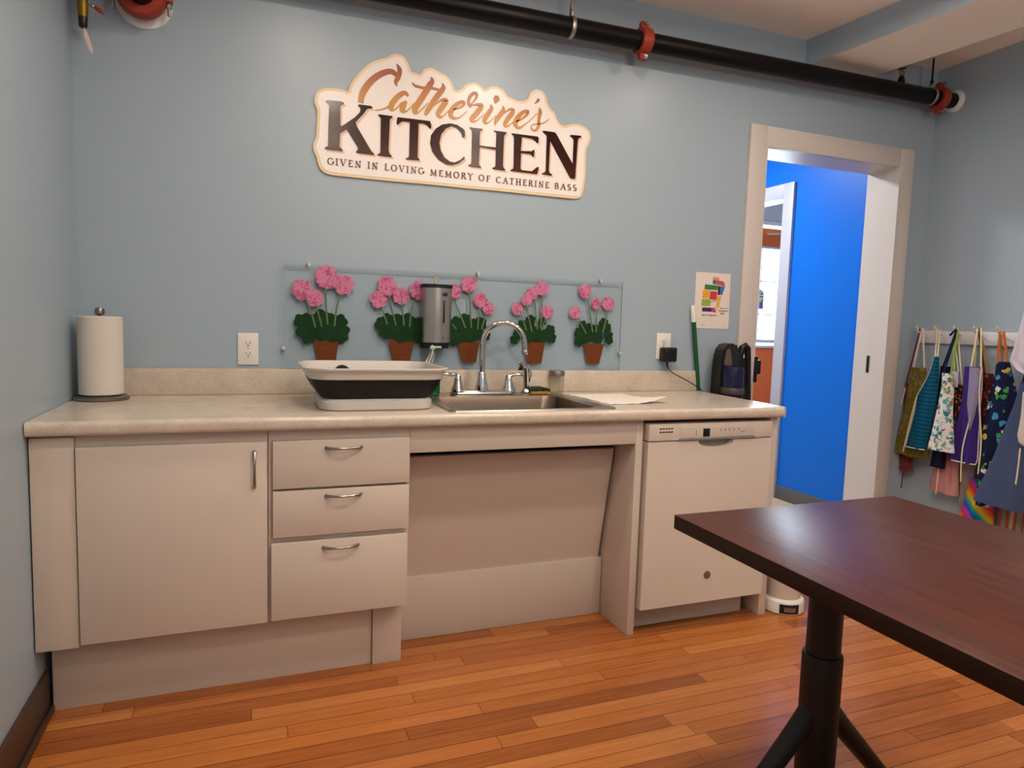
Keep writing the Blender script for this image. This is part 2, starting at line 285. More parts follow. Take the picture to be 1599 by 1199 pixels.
STROKES = [[(1.0919,2.1559,0.0021),(1.1004,2.1428,0.0132),(1.1036,2.1288,0.0175),(1.0965,2.1035,0.0185),(1.0891,2.0879,0.0138),(1.0949,2.073,0.0016)],[(1.0912,2.1148,0.0146),(1.076,2.124,0.0185),(1.0561,2.1218,0.0199),(1.0265,2.106,0.0225),(0.9973,2.0811,0.0238),(0.9732,2.0488,0.0252),(0.9589,2.0181,0.0225),(0.9555,1.9914,0.0199)],[(1.0085,1.97,0.0021),(1.0332,1.9763,0.004),(1.053,1.9858,0.0053),(1.0641,1.9946,0.0064)],[(1.1393,2.0419,0.0079),(1.1277,2.0524,0.0132),(1.1125,2.0465,0.0185),(1.0901,2.025,0.0207),(1.0741,2.0009,0.0217),(1.0726,1.9861,0.0199),(1.0807,1.9812,0.0079),(1.0957,1.9917,0.0053),(1.1156,2.0165,0.0048)],[(1.1308,2.0211,0.0106),(1.1209,2.0026,0.0217),(1.116,1.9872,0.0199),(1.1212,1.9806,0.0106),(1.1339,1.9848,0.0053),(1.149,1.9992,0.0042),(1.1641,2.0185,0.0042)],[(1.1535,2.0964,0.0021),(1.1652,2.086,0.0079),(1.1859,2.083,0.0085),(1.204,2.0832,0.0079),(1.2352,2.0866,0.0079),(1.2629,2.0841,0.0069)],[(1.2279,2.1274,0.0021),(1.2347,2.1149,0.0159),(1.2246,2.0961,0.0238),(1.2044,2.0611,0.0238),(1.1818,2.0234,0.0238),(1.1681,1.9994,0.0225),(1.1671,1.9844,0.0172),(1.1774,1.9834,0.0066),(1.1978,2.0035,0.0048),(1.2182,2.0261,0.0037)],[(1.2755,2.1112,0.0021),(1.2811,2.0972,0.0159),(1.2722,2.081,0.0212),(1.2492,2.0479,0.0212),(1.2238,2.0071,0.0199),(1.2124,1.9857,0.0146),(1.2152,1.9779,0.0026)],[(1.229,2.0053,0.0032),(1.2548,2.0313,0.0058),(1.2756,2.0467,0.0101),(1.2928,2.0479,0.0164),(1.2865,2.0333,0.0212),(1.2685,2.0058,0.0212),(1.261,1.9898,0.0172),(1.2691,1.9809,0.0106),(1.2823,1.9852,0.0053),(1.3057,2.0109,0.0037)],[(1.3217,2.0156,0.0037),(1.351,2.0273,0.0079),(1.3669,2.0421,0.0119),(1.3653,2.0519,0.0111),(1.3479,2.0457,0.0138),(1.3268,2.0264,0.0191),(1.3139,2.0045,0.0191),(1.3156,1.9897,0.0159),(1.3305,1.9829,0.0093),(1.3519,1.9896,0.0048),(1.3812,2.0163,0.0037)],[(1.3997,2.0391,0.0058),(1.3915,2.0405,0.0085),(1.387,2.055,0.0122),(1.3932,2.0761,0.0138),(1.4092,2.0923,0.0122),(1.4217,2.0891,0.0106),(1.418,2.0721,0.0079),(1.4048,2.055,0.0053),(1.3955,2.0436,0.0048),(1.4214,2.0497,0.0074),(1.4407,2.0499,0.0159),(1.4383,2.0368,0.0212),(1.4197,2.0114,0.0212),(1.4037,1.9914,0.0199),(1.4081,1.9806,0.0106),(1.4259,1.9867,0.0048),(1.4528,2.0133,0.0037)],[(1.4827,2.0584,0.0037),(1.4868,2.0436,0.0154),(1.4775,2.0269,0.0199),(1.4615,2.0017,0.0199),(1.4592,1.986,0.0159),(1.4704,1.9824,0.0066),(1.4896,1.9978,0.004),(1.5086,2.0183,0.0037)],[(1.5062,2.0975,0.0132),(1.5072,2.0849,0.0265),(1.5054,2.0769,0.0212),(1.5016,2.0649,0.0053)],[(1.5351,2.0593,0.0032),(1.5389,2.0456,0.0146),(1.5282,2.0261,0.0199),(1.5093,1.9978,0.0164),(1.5029,1.9763,0.0026)],[(1.5146,2.0062,0.0026),(1.5337,2.032,0.0048),(1.5476,2.0417,0.0058)],[(1.5392,2.0277,0.0048),(1.5558,2.0429,0.0074),(1.5712,2.0514,0.0101),(1.5828,2.0486,0.0132),(1.5761,2.0327,0.0199),(1.557,2.0068,0.0199),(1.5476,1.9874,0.0159),(1.555,1.9793,0.0079),(1.5746,1.9935,0.0042),(1.5927,2.0102,0.0037)],[(1.5958,2.0041,0.0053),(1.6227,2.0194,0.0079),(1.6439,2.0393,0.0119),(1.6478,2.0529,0.0132),(1.6276,2.0475,0.0146),(1.6052,2.0236,0.0207),(1.5944,2.0013,0.0207),(1.5978,1.9861,0.0159),(1.6125,1.9815,0.0106),(1.638,1.9992,0.0048),(1.672,2.0299,0.0037),(1.6904,2.0508,0.0037)],[(1.6998,2.075,0.0032),(1.7048,2.0607,0.0159),(1.7024,2.0446,0.0154),(1.7003,2.0232,0.0132),(1.6996,2.002,0.0132),(1.6913,1.9851,0.0106),(1.6768,1.9792,0.0066),(1.6662,1.9871,0.0048),(1.6702,1.9995,0.0042),(1.6905,2.0074,0.0042),(1.714,2.0118,0.0048),(1.7373,2.0254,0.0042),(1.747,2.0379,0.0021)],[(1.6911,2.1113,0.0053),(1.6942,2.1052,0.0117),(1.6787,2.0886,0.0026)]]
WORDS = [('GIVEN',(0.8318,1.746),(0.958,1.7461)),('IN',(0.9839,1.7472),(1.0224,1.747)),('LOVING',(1.05,1.747),(1.2066,1.748)),('MEMORY',(1.233,1.7468),(1.413,1.7478)),('OF',(1.4386,1.7471),(1.4886,1.747)),('CATHERINE',(1.5153,1.7466),(1.7572,1.7481)),('BASS',(1.7829,1.7485),(1.8892,1.7493))]
PLANTS = [{'b':[(0.7407,1.2656,0.039),(0.7859,1.2364,0.0327),(0.8312,1.3185,0.0453),(0.8966,1.2921,0.039)],'s':[[(0.7524,1.2367),(0.7744,1.1786),(0.7898,1.1231)],[(0.7928,1.2071),(0.8135,1.1273)],[(0.8263,1.2782),(0.8302,1.191),(0.8357,1.1367)],[(0.8865,1.26),(0.8696,1.2065),(0.8608,1.1286)]],'l':[(0.7376,1.1461,0.029),(0.7611,1.1468,0.0316),(0.7511,1.1082,0.0353),(0.7612,1.0874,0.0297),(0.8117,1.1553,0.039),(0.8391,1.1456,0.0353),(0.8804,1.1468,0.0316),(0.8876,1.1115,0.0334),(0.8878,1.0902,0.0278),(0.8119,1.1061,0.0353),(0.8497,1.1,0.0327),(0.7848,1.1125,0.0334)],'p':[(0.7815,1.0773),(0.8775,1.0722),(0.8676,0.9964),(0.7971,0.9958)]},{'b':[(1.0319,1.2411,0.0342),(1.0654,1.2965,0.039),(1.1209,1.2574,0.0334),(1.1929,1.2843,0.039)],'s':[[(1.0412,1.2144),(1.0676,1.1429)],[(1.0696,1.2588),(1.1024,1.1402)],[(1.1228,1.2539),(1.135,1.1393)],[(1.1767,1.247),(1.1629,1.186),(1.1582,1.1344)]],'l':[(1.0458,1.1423,0.0297),(1.0692,1.1593,0.029),(1.0644,1.1137,0.0304),(1.117,1.1516,0.0371),(1.1503,1.1563,0.0342),(1.1029,1.111,0.0297),(1.1253,1.095,0.0278),(1.1956,1.1391,0.0353),(1.1926,1.0983,0.0297),(1.1586,1.1086,0.0316),(1.0842,1.1325,0.0334)],'p':[(1.0721,1.0847),(1.1779,1.0758),(1.1624,0.9984),(1.0935,0.9978)]},{'b':[(1.3449,1.2877,0.0287),(1.4052,1.3169,0.0342),(1.4576,1.2553,0.0308),(1.4946,1.2227,0.0262)],'s':[[(1.3382,1.2575),(1.3673,1.2003),(1.3949,1.1371)],[(1.4068,1.2976),(1.4137,1.2055),(1.4211,1.1378)],[(1.4547,1.2212),(1.4477,1.1331)],[(1.4873,1.2116),(1.4666,1.1354)],[(1.3352,1.1533),(1.3541,1.1325)]],'l':[(1.3555,1.1538,0.0308),(1.3941,1.1692,0.0287),(1.4378,1.149,0.0297),(1.4603,1.1568,0.0297),(1.4846,1.1069,0.0227),(1.3495,1.0933,0.0322),(1.3865,1.1012,0.028),(1.4239,1.1056,0.0297),(1.4539,1.1134,0.0245),(1.4044,1.1338,0.0349),(1.323,1.1246,0.028)],'p':[(1.3628,1.0793),(1.4587,1.0775),(1.4459,0.9929),(1.3825,0.9924)]},{'b':[(1.6249,1.2258,0.0269),(1.6685,1.264,0.0253),(1.6928,1.2933,0.0269),(1.7393,1.3171,0.0317),(1.7672,1.2175,0.0285)],'s':[[(1.6377,1.218),(1.6713,1.1323)],[(1.6636,1.2489),(1.6969,1.1296)],[(1.7052,1.2722),(1.715,1.1855),(1.7222,1.1386)],[(1.7404,1.2904),(1.7396,1.2334),(1.7383,1.1509)],[(1.7588,1.1936),(1.7443,1.1375)]],'l':[(1.6506,1.1569,0.0228),(1.6897,1.178,0.0237),(1.6802,1.1376,0.0348),(1.6168,1.0927,0.0215),(1.6356,1.1198,0.0269),(1.7211,1.1184,0.0317),(1.7448,1.173,0.0196),(1.7833,1.1368,0.0253),(1.7903,1.1029,0.0247),(1.7508,1.1123,0.0285),(1.6852,1.1008,0.0228)],'p':[(1.6602,1.0868),(1.7613,1.082),(1.748,0.9916),(1.68,0.9911)]},{'b':[(1.9005,1.2187,0.0279),(1.9481,1.3149,0.0317),(2.005,1.2621,0.0241),(2.0661,1.2645,0.0301)],'s':[[(1.9169,1.1952),(1.9605,1.1273)],[(1.9613,1.2794),(1.9809,1.1938),(1.9927,1.1333)],[(2.0081,1.238),(2.0111,1.1337)],[(2.063,1.2313),(2.0579,1.1892),(2.044,1.1328)]],'l':[(1.9433,1.165,0.0206),(1.9256,1.13,0.0237),(1.9255,1.0884,0.0228),(1.9792,1.1451,0.0291),(2.0151,1.1321,0.0348),(2.0487,1.1749,0.0247),(2.0656,1.1543,0.0237),(2.0753,1.1194,0.0237),(2.0803,1.0984,0.0206),(1.9652,1.11,0.0285),(2.0244,1.1043,0.0237)],'p':[(1.953,1.0785),(2.0551,1.0838),(2.0338,0.9909),(1.9715,0.9904)]}]
APRONS = {'brick':{'x':4.005,'rows':[(0.026,-0.0334,0.8958),(0.032,-0.0474,0.7435),(0.0272,-0.064,0.5621),(0.0079,-0.0789,0.4)],'t':[[(-0.0599,1.1993,0),(-0.0019,0.8956,0)],[(-0.032,0.3992,0),(-0.0253,0.2977,0)],[(0.019,0.6852,0.02),(-0.0054,0.8163,0.02),(-0.0026,0.8884,0)]]},'olive':{'x':3.965,'rows':[(-0.0531,-0.1403,0.9892),(-0.05,-0.1597,0.8984),(-0.0358,-0.1835,0.7577),(-0.0142,-0.1931,0.6501),(0.0119,-0.1956,0.4974)],'t':[[(-0.1016,1.2061,0),(-0.0685,0.9872,0)],[(-0.1054,1.2062,0),(-0.1329,0.9919,0)]]},'teal':{'x':3.92,'rows':[(-0.2198,-0.2411,1.0562),(-0.2019,-0.2483,0.9781),(-0.1813,-0.2494,0.9263),(-0.1375,-0.2502,0.8385),(-0.1305,-0.2403,0.7512),(-0.1001,-0.2121,0.5825),(-0.095,-0.211,0.5538)],'t':[[(-0.1943,1.2009,-0.04),(-0.2234,1.0558,0)],[(-0.2086,1.2011,-0.04),(-0.2376,1.0566,0)],[(-0.1452,0.8331,0.01),(-0.1248,0.7255,0.01),(-0.093,0.525,0.01)]]},'tropic':{'x':3.905,'rows':[(-0.2778,-0.3393,0.9747),(-0.2811,-0.3459,0.9022),(-0.2675,-0.3499,0.7851),(-0.2522,-0.3624,0.6843),(-0.2307,-0.3794,0.5692)],'t':[[(-0.3171,1.1964,-0.04),(-0.3295,0.9731,0)],[(-0.3137,1.1963,-0.04),(-0.2885,0.9697,0)]]},'navyblack':{'x':3.957,'rows':[(-0.229,-0.2883,1.0078),(-0.2272,-0.3004,0.9138),(-0.2287,-0.3125,0.7451),(-0.2303,-0.3006,0.5733),(-0.2183,-0.2996,0.4686)],'t':[[(-0.3014,1.1996,0),(-0.2466,1.0069,0)],[(-0.2665,1.1689,0.0),(-0.2977,1.2028,0)]]},'redflor':{'x':3.968,'rows':[(-0.2993,-0.3599,0.9201),(-0.3083,-0.3721,0.7881),(-0.3173,-0.381,0.6557),(-0.3239,-0.3709,0.5478)],'t':[[(-0.2929,1.2063,0),(-0.304,1.051,0),(-0.3062,0.9178,0)],[(-0.2963,1.2064,0),(-0.3243,1.0522,0),(-0.3466,0.9217,0)]]},'purple':{'x':3.935,'rows':[(-0.3747,-0.4613,1.0158),(-0.3763,-0.4692,0.9292),(-0.3755,-0.4687,0.832),(-0.3666,-0.4761,0.7506),(-0.349,-0.4788,0.6513),(-0.3235,-0.4836,0.5603),(-0.3436,-0.4741,0.5283)],'t':[[(-0.3969,1.2117,-0.04),(-0.4079,1.0086,0)],[(-0.4129,1.212,-0.04),(-0.4587,1.0124,0)],[(-0.4182,1.0093,0.015),(-0.419,0.8966,0.015),(-0.4391,0.7859,0.015),(-0.4137,0.6025,0.015),(-0.4196,0.4321,0.015)],[(-0.4689,1.0131,0.015),(-0.4742,0.8546,0.015),(-0.5027,0.6511,0.015),(-0.5019,0.4902,0.015)]]},'pink':{'x':3.992,'rows':[(-0.2097,-0.3488,0.5574),(-0.2121,-0.3514,0.4545),(-0.2016,-0.3622,0.3333)],'t':[[(-0.2795,1.2034,0),(-0.277,0.557,0)],[(-0.2621,0.5308,0.02),(-0.2564,0.3212,0.02)]]},'greycol':{'x':4.02,'rows':[(-0.3459,-0.4214,0.5427),(-0.3451,-0.4176,0.4412),(-0.3457,-0.3989,0.2861)],'t':[[(-0.3601,1.2057,0),(-0.3856,0.5431,0)]]},'maroon':{'x':3.975,'rows':[(-0.4373,-0.4872,0.9873),(-0.4454,-0.5135,0.9026),(-0.451,-0.5373,0.7764),(-0.4567,-0.549,0.6492)],'t':[[(-0.4001,1.2117,0),(-0.4499,0.9863,0)],[(-0.4033,1.2118,0),(-0.4749,0.9883,0)]]},'kids':{'x':3.945,'rows':[(-0.5199,-0.5794,1.0502),(-0.5181,-0.6039,0.9735),(-0.5041,-0.6282,0.8964),(-0.4898,-0.621,0.7856),(-0.4798,-0.6122,0.658),(-0.4822,-0.5827,0.4957),(-0.4814,-0.5524,0.3303)],'t':[[(-0.5078,1.195,-0.03),(-0.526,1.0486,0)],[(-0.5229,1.1953,-0.03),(-0.5735,1.0517,0)]]},'white':{'x':3.86,'rows':[(-0.6773,-0.8121,1.278),(-0.6661,-0.825,1.192),(-0.652,-0.8404,1.1056),(-0.6423,-0.8446,1.0592),(-0.6771,-0.8483,1.0201),(-0.7117,-0.8499,1.0043)],'t':[[(-0.691,1.3361,0),(-0.6828,1.2781,0)]]},'blue':{'x':3.89,'rows':[(-0.6723,-0.7982,0.9595),(-0.654,-0.8331,0.8576),(-0.6239,-0.8549,0.7536),(-0.5826,-0.8756,0.6027),(-0.5056,-0.899,0.3842),(-0.4983,-0.9008,0.362)],'t':[[(-0.706,1.1924,-0.03),(-0.6834,0.9545,0)]]},'cream':{'x':3.835,'rows':[(-0.7214,-0.884,0.9233),(-0.7214,-0.8944,0.8093),(-0.7132,-0.9021,0.7228),(-0.7219,-0.9052,0.6891),(-0.7423,-0.9065,0.6767)],'t':[[(-0.7364,0.666,0),(-0.7359,0.5827,0),(-0.7327,0.4984,0)],[(-0.7739,1.1935,-0.06),(-0.743,0.9168,0)]]},'rainbow':{'x':4.0,'rows':[(-0.41,-0.5386,0.447),(-0.3947,-0.5399,0.3628),(-0.3709,-0.5427,0.2603),(-0.3534,-0.5456,0.1576)],'t':[[(-0.4884,1.1951,0),(-0.4895,0.4505,0)]]},'orange':{'x':3.99,'rows':[(-0.572,-0.6672,0.5129),(-0.5763,-0.6772,0.4042),(-0.5717,-0.6843,0.3254),(-0.5715,-0.6845,0.2301)],'t':[[(-0.498,1.1951,0),(-0.5985,0.5081,0)]]}}
HOOKS = [(-0.0561,1.1991),(-0.1628,1.1978),(-0.2675,1.1966),(-0.3739,1.2054),(-0.4887,1.192)]
# ---------------------------------------------------------------- colours
M_wall = mat('wall_paint', '9eafbc', 0.36, spec=0.6, var=0.02, scale=60, bump=0.12, bscale=260)
M_ceil = mat('ceiling_paint', 'f6efe4', 0.7, var=0.02, scale=8)
M_trim = mat('trim_paint', 'cdc6c0', 0.4, var=0.01)
M_hallblue = mat('blue_paint', '056ad4', 0.4, spec=0.3, var=0.03, scale=30, bump=0.1)
M_white = mat('white_paint', 'dcdcdc', 0.5, var=0.01)
M_floor = plank_mat('strip_floor', 0.058, 1.0, [(0.0, '5c2c10'), (0.25, '8a4d22'), (0.5, 'ac642e'), (0.72, 'bb753b'), (1.0, 'cc9258')], 0.27)
M_base = mat('dark_base_vinyl', '4a3527', 0.5, var=0.1)
M_greybase = mat('grey_base_vinyl', '58585a', 0.5, var=0.05)
M_lam = mat('cabinet_laminate', 'd0c4b7', 0.42, var=0.015, scale=300)
M_lam2 = mat('panel_laminate', 'ccbfb2', 0.45, var=0.015, scale=300)
M_steel = mat('brushed_steel', 'b8b2aa', 0.28, 1.0, var=0.05, scale=90, stretch=(1, 12, 12))
M_nickel = mat('satin_nickel', '9f9a96', 0.28, 1.0)
M_chrome = mat('chrome', 'd4d2d0', 0.06, 1.0)
M_black = mat('black_plastic', '0f0f10', 0.35)
M_rubber = mat('black_rubber', '141414', 0.7)
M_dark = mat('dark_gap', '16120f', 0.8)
M_whitepl = mat('white_plastic', 'e4dfd8', 0.35)
M_appl = mat('appliance_white', 'd8cdc0', 0.3)
M_grey = mat('grey_plastic', '8d8983', 0.4)
M_navy = mat('navy_plastic', '14183c', 0.25)
M_red = mat('red_enamel', '98341f', 0.45, var=0.15, scale=30)
M_pipe = mat('black_pipe', '080606', 0.4, spec=0.25, var=0.5, scale=14, stretch=(1, 6, 6), bump=0.3, bscale=60)
M_galv = mat('galvanized', 'b0aaa0', 0.4, 1.0)
M_brass = mat('aged_brass', '8a6a28', 0.45, 0.8, var=0.2)

# ---------------------------------------------------------------- the room
XR, ZC, YF = 4.05, 2.60, -5.2
DX0, DX1, DZ = 2.905, 3.80, 2.058           # kitchen doorway
WT = 0.185                                   # wall thickness
HX = 3.97                                    # blue hall wall
struct(MB().box(-0.15, 5.6, YF, 3.2, -0.08, 0.0), 'floor', M_floor)
struct(MB().box(1.6, 5.5, 0.012, 3.08, 0.0, 0.004), 'floor_hall', mat('beige_hall_floor', 'c8b594', 0.35, var=.06, scale=5))
struct(MB().box(-0.15, XR + 0.12, YF, 0.0, ZC, ZC + 0.1), 'ceiling', M_ceil)
struct(MB().box(-0.15, 0.0, YF, -4.7, 0, ZC).box(-0.15, 0.0, -3.9, 0.0, 0, ZC).box(-0.15, 0.0, -4.7, -3.9, 0, 1.05).box(-0.15, 0.0, -4.7, -3.9, 1.95, ZC), 'wall_left', M_wall)
wf = MB()                                      # unseen window added behind the camera to bring cool light from the left
for a, b, c, d in ((-4.78, -4.69, 0.97, 2.03), (-3.91, -3.82, 0.97, 2.03), (-4.69, -3.91, 0.97, 1.06), (-4.69, -3.91, 1.94, 2.03)): wf.box(0.0, 0.02, a, b, c, d, 0.002)
wf.box(-0.09, -0.06, -4.7, -3.9, 1.485, 1.515)
wf = struct(wf, 'added_window_1', M_trim)
MB().box(-0.078, -0.072, -4.7, -3.9, 1.05, 1.95).build('glass', clear_mat('added_window_glass', 'f4fbff'), wf)
struct(MB().box(XR, XR + 0.12, YF, 0.0, 0, ZC), 'wall_right', M_wall)
struct(MB().box(-0.15, XR + 0.12, YF - 0.15, YF, 0, ZC), 'wall_front', M_wall)
w = MB().box(-0.15, DX0 - 0.002, 0.0, WT, 0, ZC).box(DX1 + 0.002, XR + 0.12, 0.0, WT, 0, ZC).box(DX0 - 0.002, DX1 + 0.002, 0.0, WT, DZ + 0.002, ZC)
struct(w, 'wall_back', M_wall)
# boxed beam under the ceiling: painted sides, plain underside
t = MB().box(3.125, 3.525, YF, 0.0, 2.475, ZC)
for v in t.bm.verts: v.co.x -= 0.11 * v.co.y          # beam sheared sideways to match the slant of its edges in the image
t.bm.normal_update(); bm_ = t.bm
for f in bm_.faces: f.material_index = 1 if f.normal.z < -0.9 else 0
struct(t, 'trim_4', [M_wall, M_ceil])
# kitchen doorway: casing on the wall and deep jamb lining
cw = 0.098
t = MB().box(DX0 - cw, DX0, -0.02, 0.0, 0, DZ + cw, 0.002).box(DX1, DX1 + cw, -0.02, 0.0, 0, DZ + cw, 0.002).box(DX0, DX1, -0.02, 0.0, DZ, DZ + cw, 0.002)
t.box(DX0 - 0.004, DX0 + 0.004, -0.024, -0.004, 0, DZ).box(DX1 - 0.008, DX1 + 0.014, -0.026, -0.004, 0, DZ)
t.box(DX0 - 0.002, DX0 + 0.001, 0.0, WT, 0, DZ).box(DX1 - 0.001, DX1 + 0.002, 0.0, WT, 0, DZ).box(DX0, DX1, 0.0, WT, DZ - 0.001, DZ + 0.002)
tr1 = struct(t, 'trim_1', M_trim)
s_ = MB().box(DX1 - 0.004, DX1 - 0.001, 0.078, 0.096, 0.948, 1.042, 0.001).build('strike_plate', M_black, tr1)
s_ = MB().box(DX0 + 0.001, DX0 + 0.020, -0.030, -0.004, 0.905, 1.035, 0.003).box(DX0 + 0.018, DX0 + 0.045, -0.026, -0.008, 0.945, 1.015, 0.004).build('latch', M_black, tr1)
# hall behind the doorway
struct(MB().box(HX, HX + 0.12, WT, 0.995, 0, ZC).box(HX, HX + 0.12, 1.78, 3.2, 0, ZC).box(HX, HX + 0.12, 0.995, 1.78, 2.072, ZC), 'wall_hall', M_hallblue)
struct(MB().box(1.6, HX, 3.08, 3.2, 0, ZC), 'wall_hall_end', M_white)
struct(MB().box(1.5, 1.6, WT, 3.2, 0, ZC), 'wall_hall_left', M_white)
struct(MB().box(1.5, 5.6, WT, 3.2, ZC, ZC + 0.1), 'ceiling_hall', M_white)
struct(MB().box(HX - 0.008, HX, WT, 0.905, 0, 0.10, 0.002), 'baseboard_hall', M_greybase)
t = MB().box(HX - 0.022, HX, 0.905, 0.998, 0, 2.165, 0.002).box(HX - 0.022, HX, 1.777, 1.87, 0, 2.165, 0.002).box(HX - 0.022, HX, 0.998, 1.777, 2.07, 2.165, 0.002)
t.box(HX, HX + 0.12, 0.994, 0.998, 0, 2.07).box(HX, HX + 0.12, 1.777, 1.781, 0, 2.07).box(HX, HX + 0.12, 0.998, 1.777, 2.07, 2.074)
struct(t, 'trim_2', mat('cool_white_trim', 'b4b5c0', 0.4))
# small entry beyond the blue wall with the glazed street door
M_orange = mat('orange_paint', 'cc5a1e', 0.5, var=0.06)
M_entry = mat('entry_grey', 'c4c0bd', 0.6)
DY = 1.8; ex0, ex1 = 4.22, 5.22
struct(MB().box(HX + 0.12, ex0, DY, DY + 0.1, 0, ZC).box(ex1, 5.5, DY, DY + 0.1, 0, ZC).box(ex0, ex1, DY, DY + 0.1, 2.055, ZC), 'wall_entry', M_entry)
struct(MB().box(5.5, 5.6, WT, DY + 0.1, 0, ZC), 'wall_entry_right', M_white)
struct(MB().box(XR + 0.12, 5.6, WT - 0.1, WT, 0, ZC), 'wall_entry_front', M_white)
struct(MB().box(ex0 - 0.06, ex1 + 0.06, DY - 0.02, DY, 2.03, 2.06, 0.003).box(ex0 - 0.06, ex0, DY - 0.02, DY, 0, 2.03).box(ex1, ex1 + 0.06, DY - 0.02, DY, 0, 2.03), 'trim_3', M_white)
t = MB().box(ex0 + .01, ex0 + 0.13, DY + .02, DY + 0.065, 0.005, 2.01, 0.003).box(ex1 - 0.13, ex1 - .01, DY + .02, DY + 0.065, 0.005, 2.01, 0.003)
t.box(ex0 + 0.13, ex1 - 0.13, DY + .02, DY + 0.065, 1.86, 2.01).box(ex0 + 0.13, ex1 - 0.13, DY + .02, DY + 0.065, 0.005, 1.02)
dr = struct(t, 'door_1', M_orange)
t = MB()
gx0, gx1, gz0, gz1 = ex0 + 0.13, ex1 - 0.13, 1.02, 1.86
for a, b, c, d in ((gx0, gx1, gz1 - 0.018, gz1), (gx0, gx1, gz0, gz0 + 0.02), (gx0, gx1, 1.062, 1.09), (gx0, gx0 + 0.02, gz0, gz1), (gx1 - 0.02, gx1, gz0, gz1)): t.box(a, b, DY + .01, DY + 0.07, c, d, 0.002)
for x in (4.52, 4.72, 4.92): t.box(x - 0.004, x + 0.004, DY + .03, DY + 0.05, 1.09, gz1)
for z in (1.298, 1.573): t.box(gx0, gx1, DY + .03, DY + 0.05, z - 0.004, z + 0.004)
t.build('glazing_bars', mat('pale_bars', 'b9b9cc', 0.4), dr)
MB().box(gx0, gx1, DY + .037, DY + .043, gz0 + .02, gz1 - .018).build('glass', clear_mat('door_glass', 'f4fbff'), dr)
t = MB().tube([(4.50, DY - 0.03, 1.955), (4.62, DY - 0.05, 1.962), (4.86, DY - 0.02, 1.965)], 0.009).box(4.85, 5.05, DY - 0.03, DY + 0.02, 1.94, 1.99, 0.005)
t.build('door_closer', M_galv, dr)
MB().lathe([(0.018, 0), (0.018, 0.02), (0.010, 0.05)], (4.485, DY + 0.02, 1.953), axis='y').build('closer_pivot', M_black, dr)
# sticker on the street door glass
st_ = thing('window_sticker', 'small purple and yellow round-topped sticker on the street door glass beyond the hall', 'sticker', (4.5250, DY + 0.034, 1.34))
MB().prism([(4.4800, 1.345), (4.5670, 1.345), (4.5670, 1.46)] + [(4.5235 + 0.0435 * math.cos(a), 1.46 + 0.045 * math.sin(a)) for a in [i * math.pi / 12 for i in range(13)]] + [(4.4800, 1.46)], 'y', DY + 0.034, DY + 0.0365).build('sticker_sheet', mat('sticker_purple', '5b4a9c', 0.4), st_)
MB().prism([(4.5235 + 0.037 * math.cos(i * math.pi / 16), 1.447 + 0.05 * math.sin(i * math.pi / 16)) for i in range(32)], 'y', DY + 0.0325, DY + 0.034).build('yellow_disc', mat('sticker_yellow', 'c9b63a', 0.4), st_)
t = MB().box(4.4820, 4.5660, DY + 0.031, DY + 0.0325, 1.445, 1.472)
t.build('dark_band', mat('sticker_band', '2b2840', 0.4), st_)
t = MB()
for i in range(6): t.box(4.4900 + i * 0.0125, 4.4985 + i * 0.0125, DY + 0.0295, DY + 0.031, 1.452, 1.465)
for i in range(4): t.box(4.5020 + i * 0.0115, 4.5100 + i * 0.0115, DY + 0.0315, DY + 0.0325, 1.425, 1.436)
t.build('lettering', mat('sticker_ink', 'd9d6e4', 0.5), st_)
# baseboards of the kitchen
struct(MB().box(0.0, 0.012, YF, -0.53, 0.0, 0.128, 0.003).box(0.012, 0.024, YF, -0.53, 0.0, 0.02, 0.004), 'baseboard_left', M_base)
struct(MB().box(XR - 0.012, XR, YF, -0.02, 0.0, 0.128, 0.003), 'baseboard_right', M_base)
struct(MB().box(DX1 + cw, XR - 0.012, -0.012, 0, 0.0, 0.128, 0.003), 'baseboard_back', M_base)

# ---------------------------------------------------------------- countertop
HC = 0.864
def counter_mat():
    k = NT('counter_laminate'); mp = k.coords()
    a = k.n('ShaderNodeTexNoise', i_Scale=7.0, i_Detail=6.0, i_Roughness=0.7, i_Distortion=1.2); k.l(mp, 'Vector', a, 'Vector')
    b = k.n('ShaderNodeTexNoise', i_Scale=170.0, i_Detail=2.0); k.l(mp, 'Vector', b, 'Vector')
    ad = k.n('ShaderNodeMath', operation='MULTIPLY_ADD'); k.l(b, 'Fac', ad, 0); ad.inputs[1].default_value = 0.45; 
    m2 = k.n('ShaderNodeMath', operation='MULTIPLY'); k.l(a, 'Fac', m2, 0); m2.inputs[1].default_value = 0.6; k.l(m2, 'Value', ad, 2)
    r = k.ramp([(0.3, 'b3a494'), (0.5, 'c9bcac'), (0.72, 'd9cfc2')]); k.l(ad, 'Value', r, 'Fac'); k.l(r, 'Color', k.b, 'Base Color')
    k.b.inputs['Roughness'].default_value = 0.24
    return k.m
M_counter = counter_mat()
ct = thing('countertop', 'long beige speckled laminate countertop along the back wall', 'countertop', (0.0, -0.325, HC - 0.04))
def front_prof(z0, z1, r=0.013):
    return [(-0.02, z0)]
sx0, sx1, sy0, sy1 = 1.188, 1.786, -0.594, -0.092    # hole for the sink
xr = lambda y: 2.583 + (y + 0.02) * (2.552 - 2.583) / (-0.63)
t = MB()
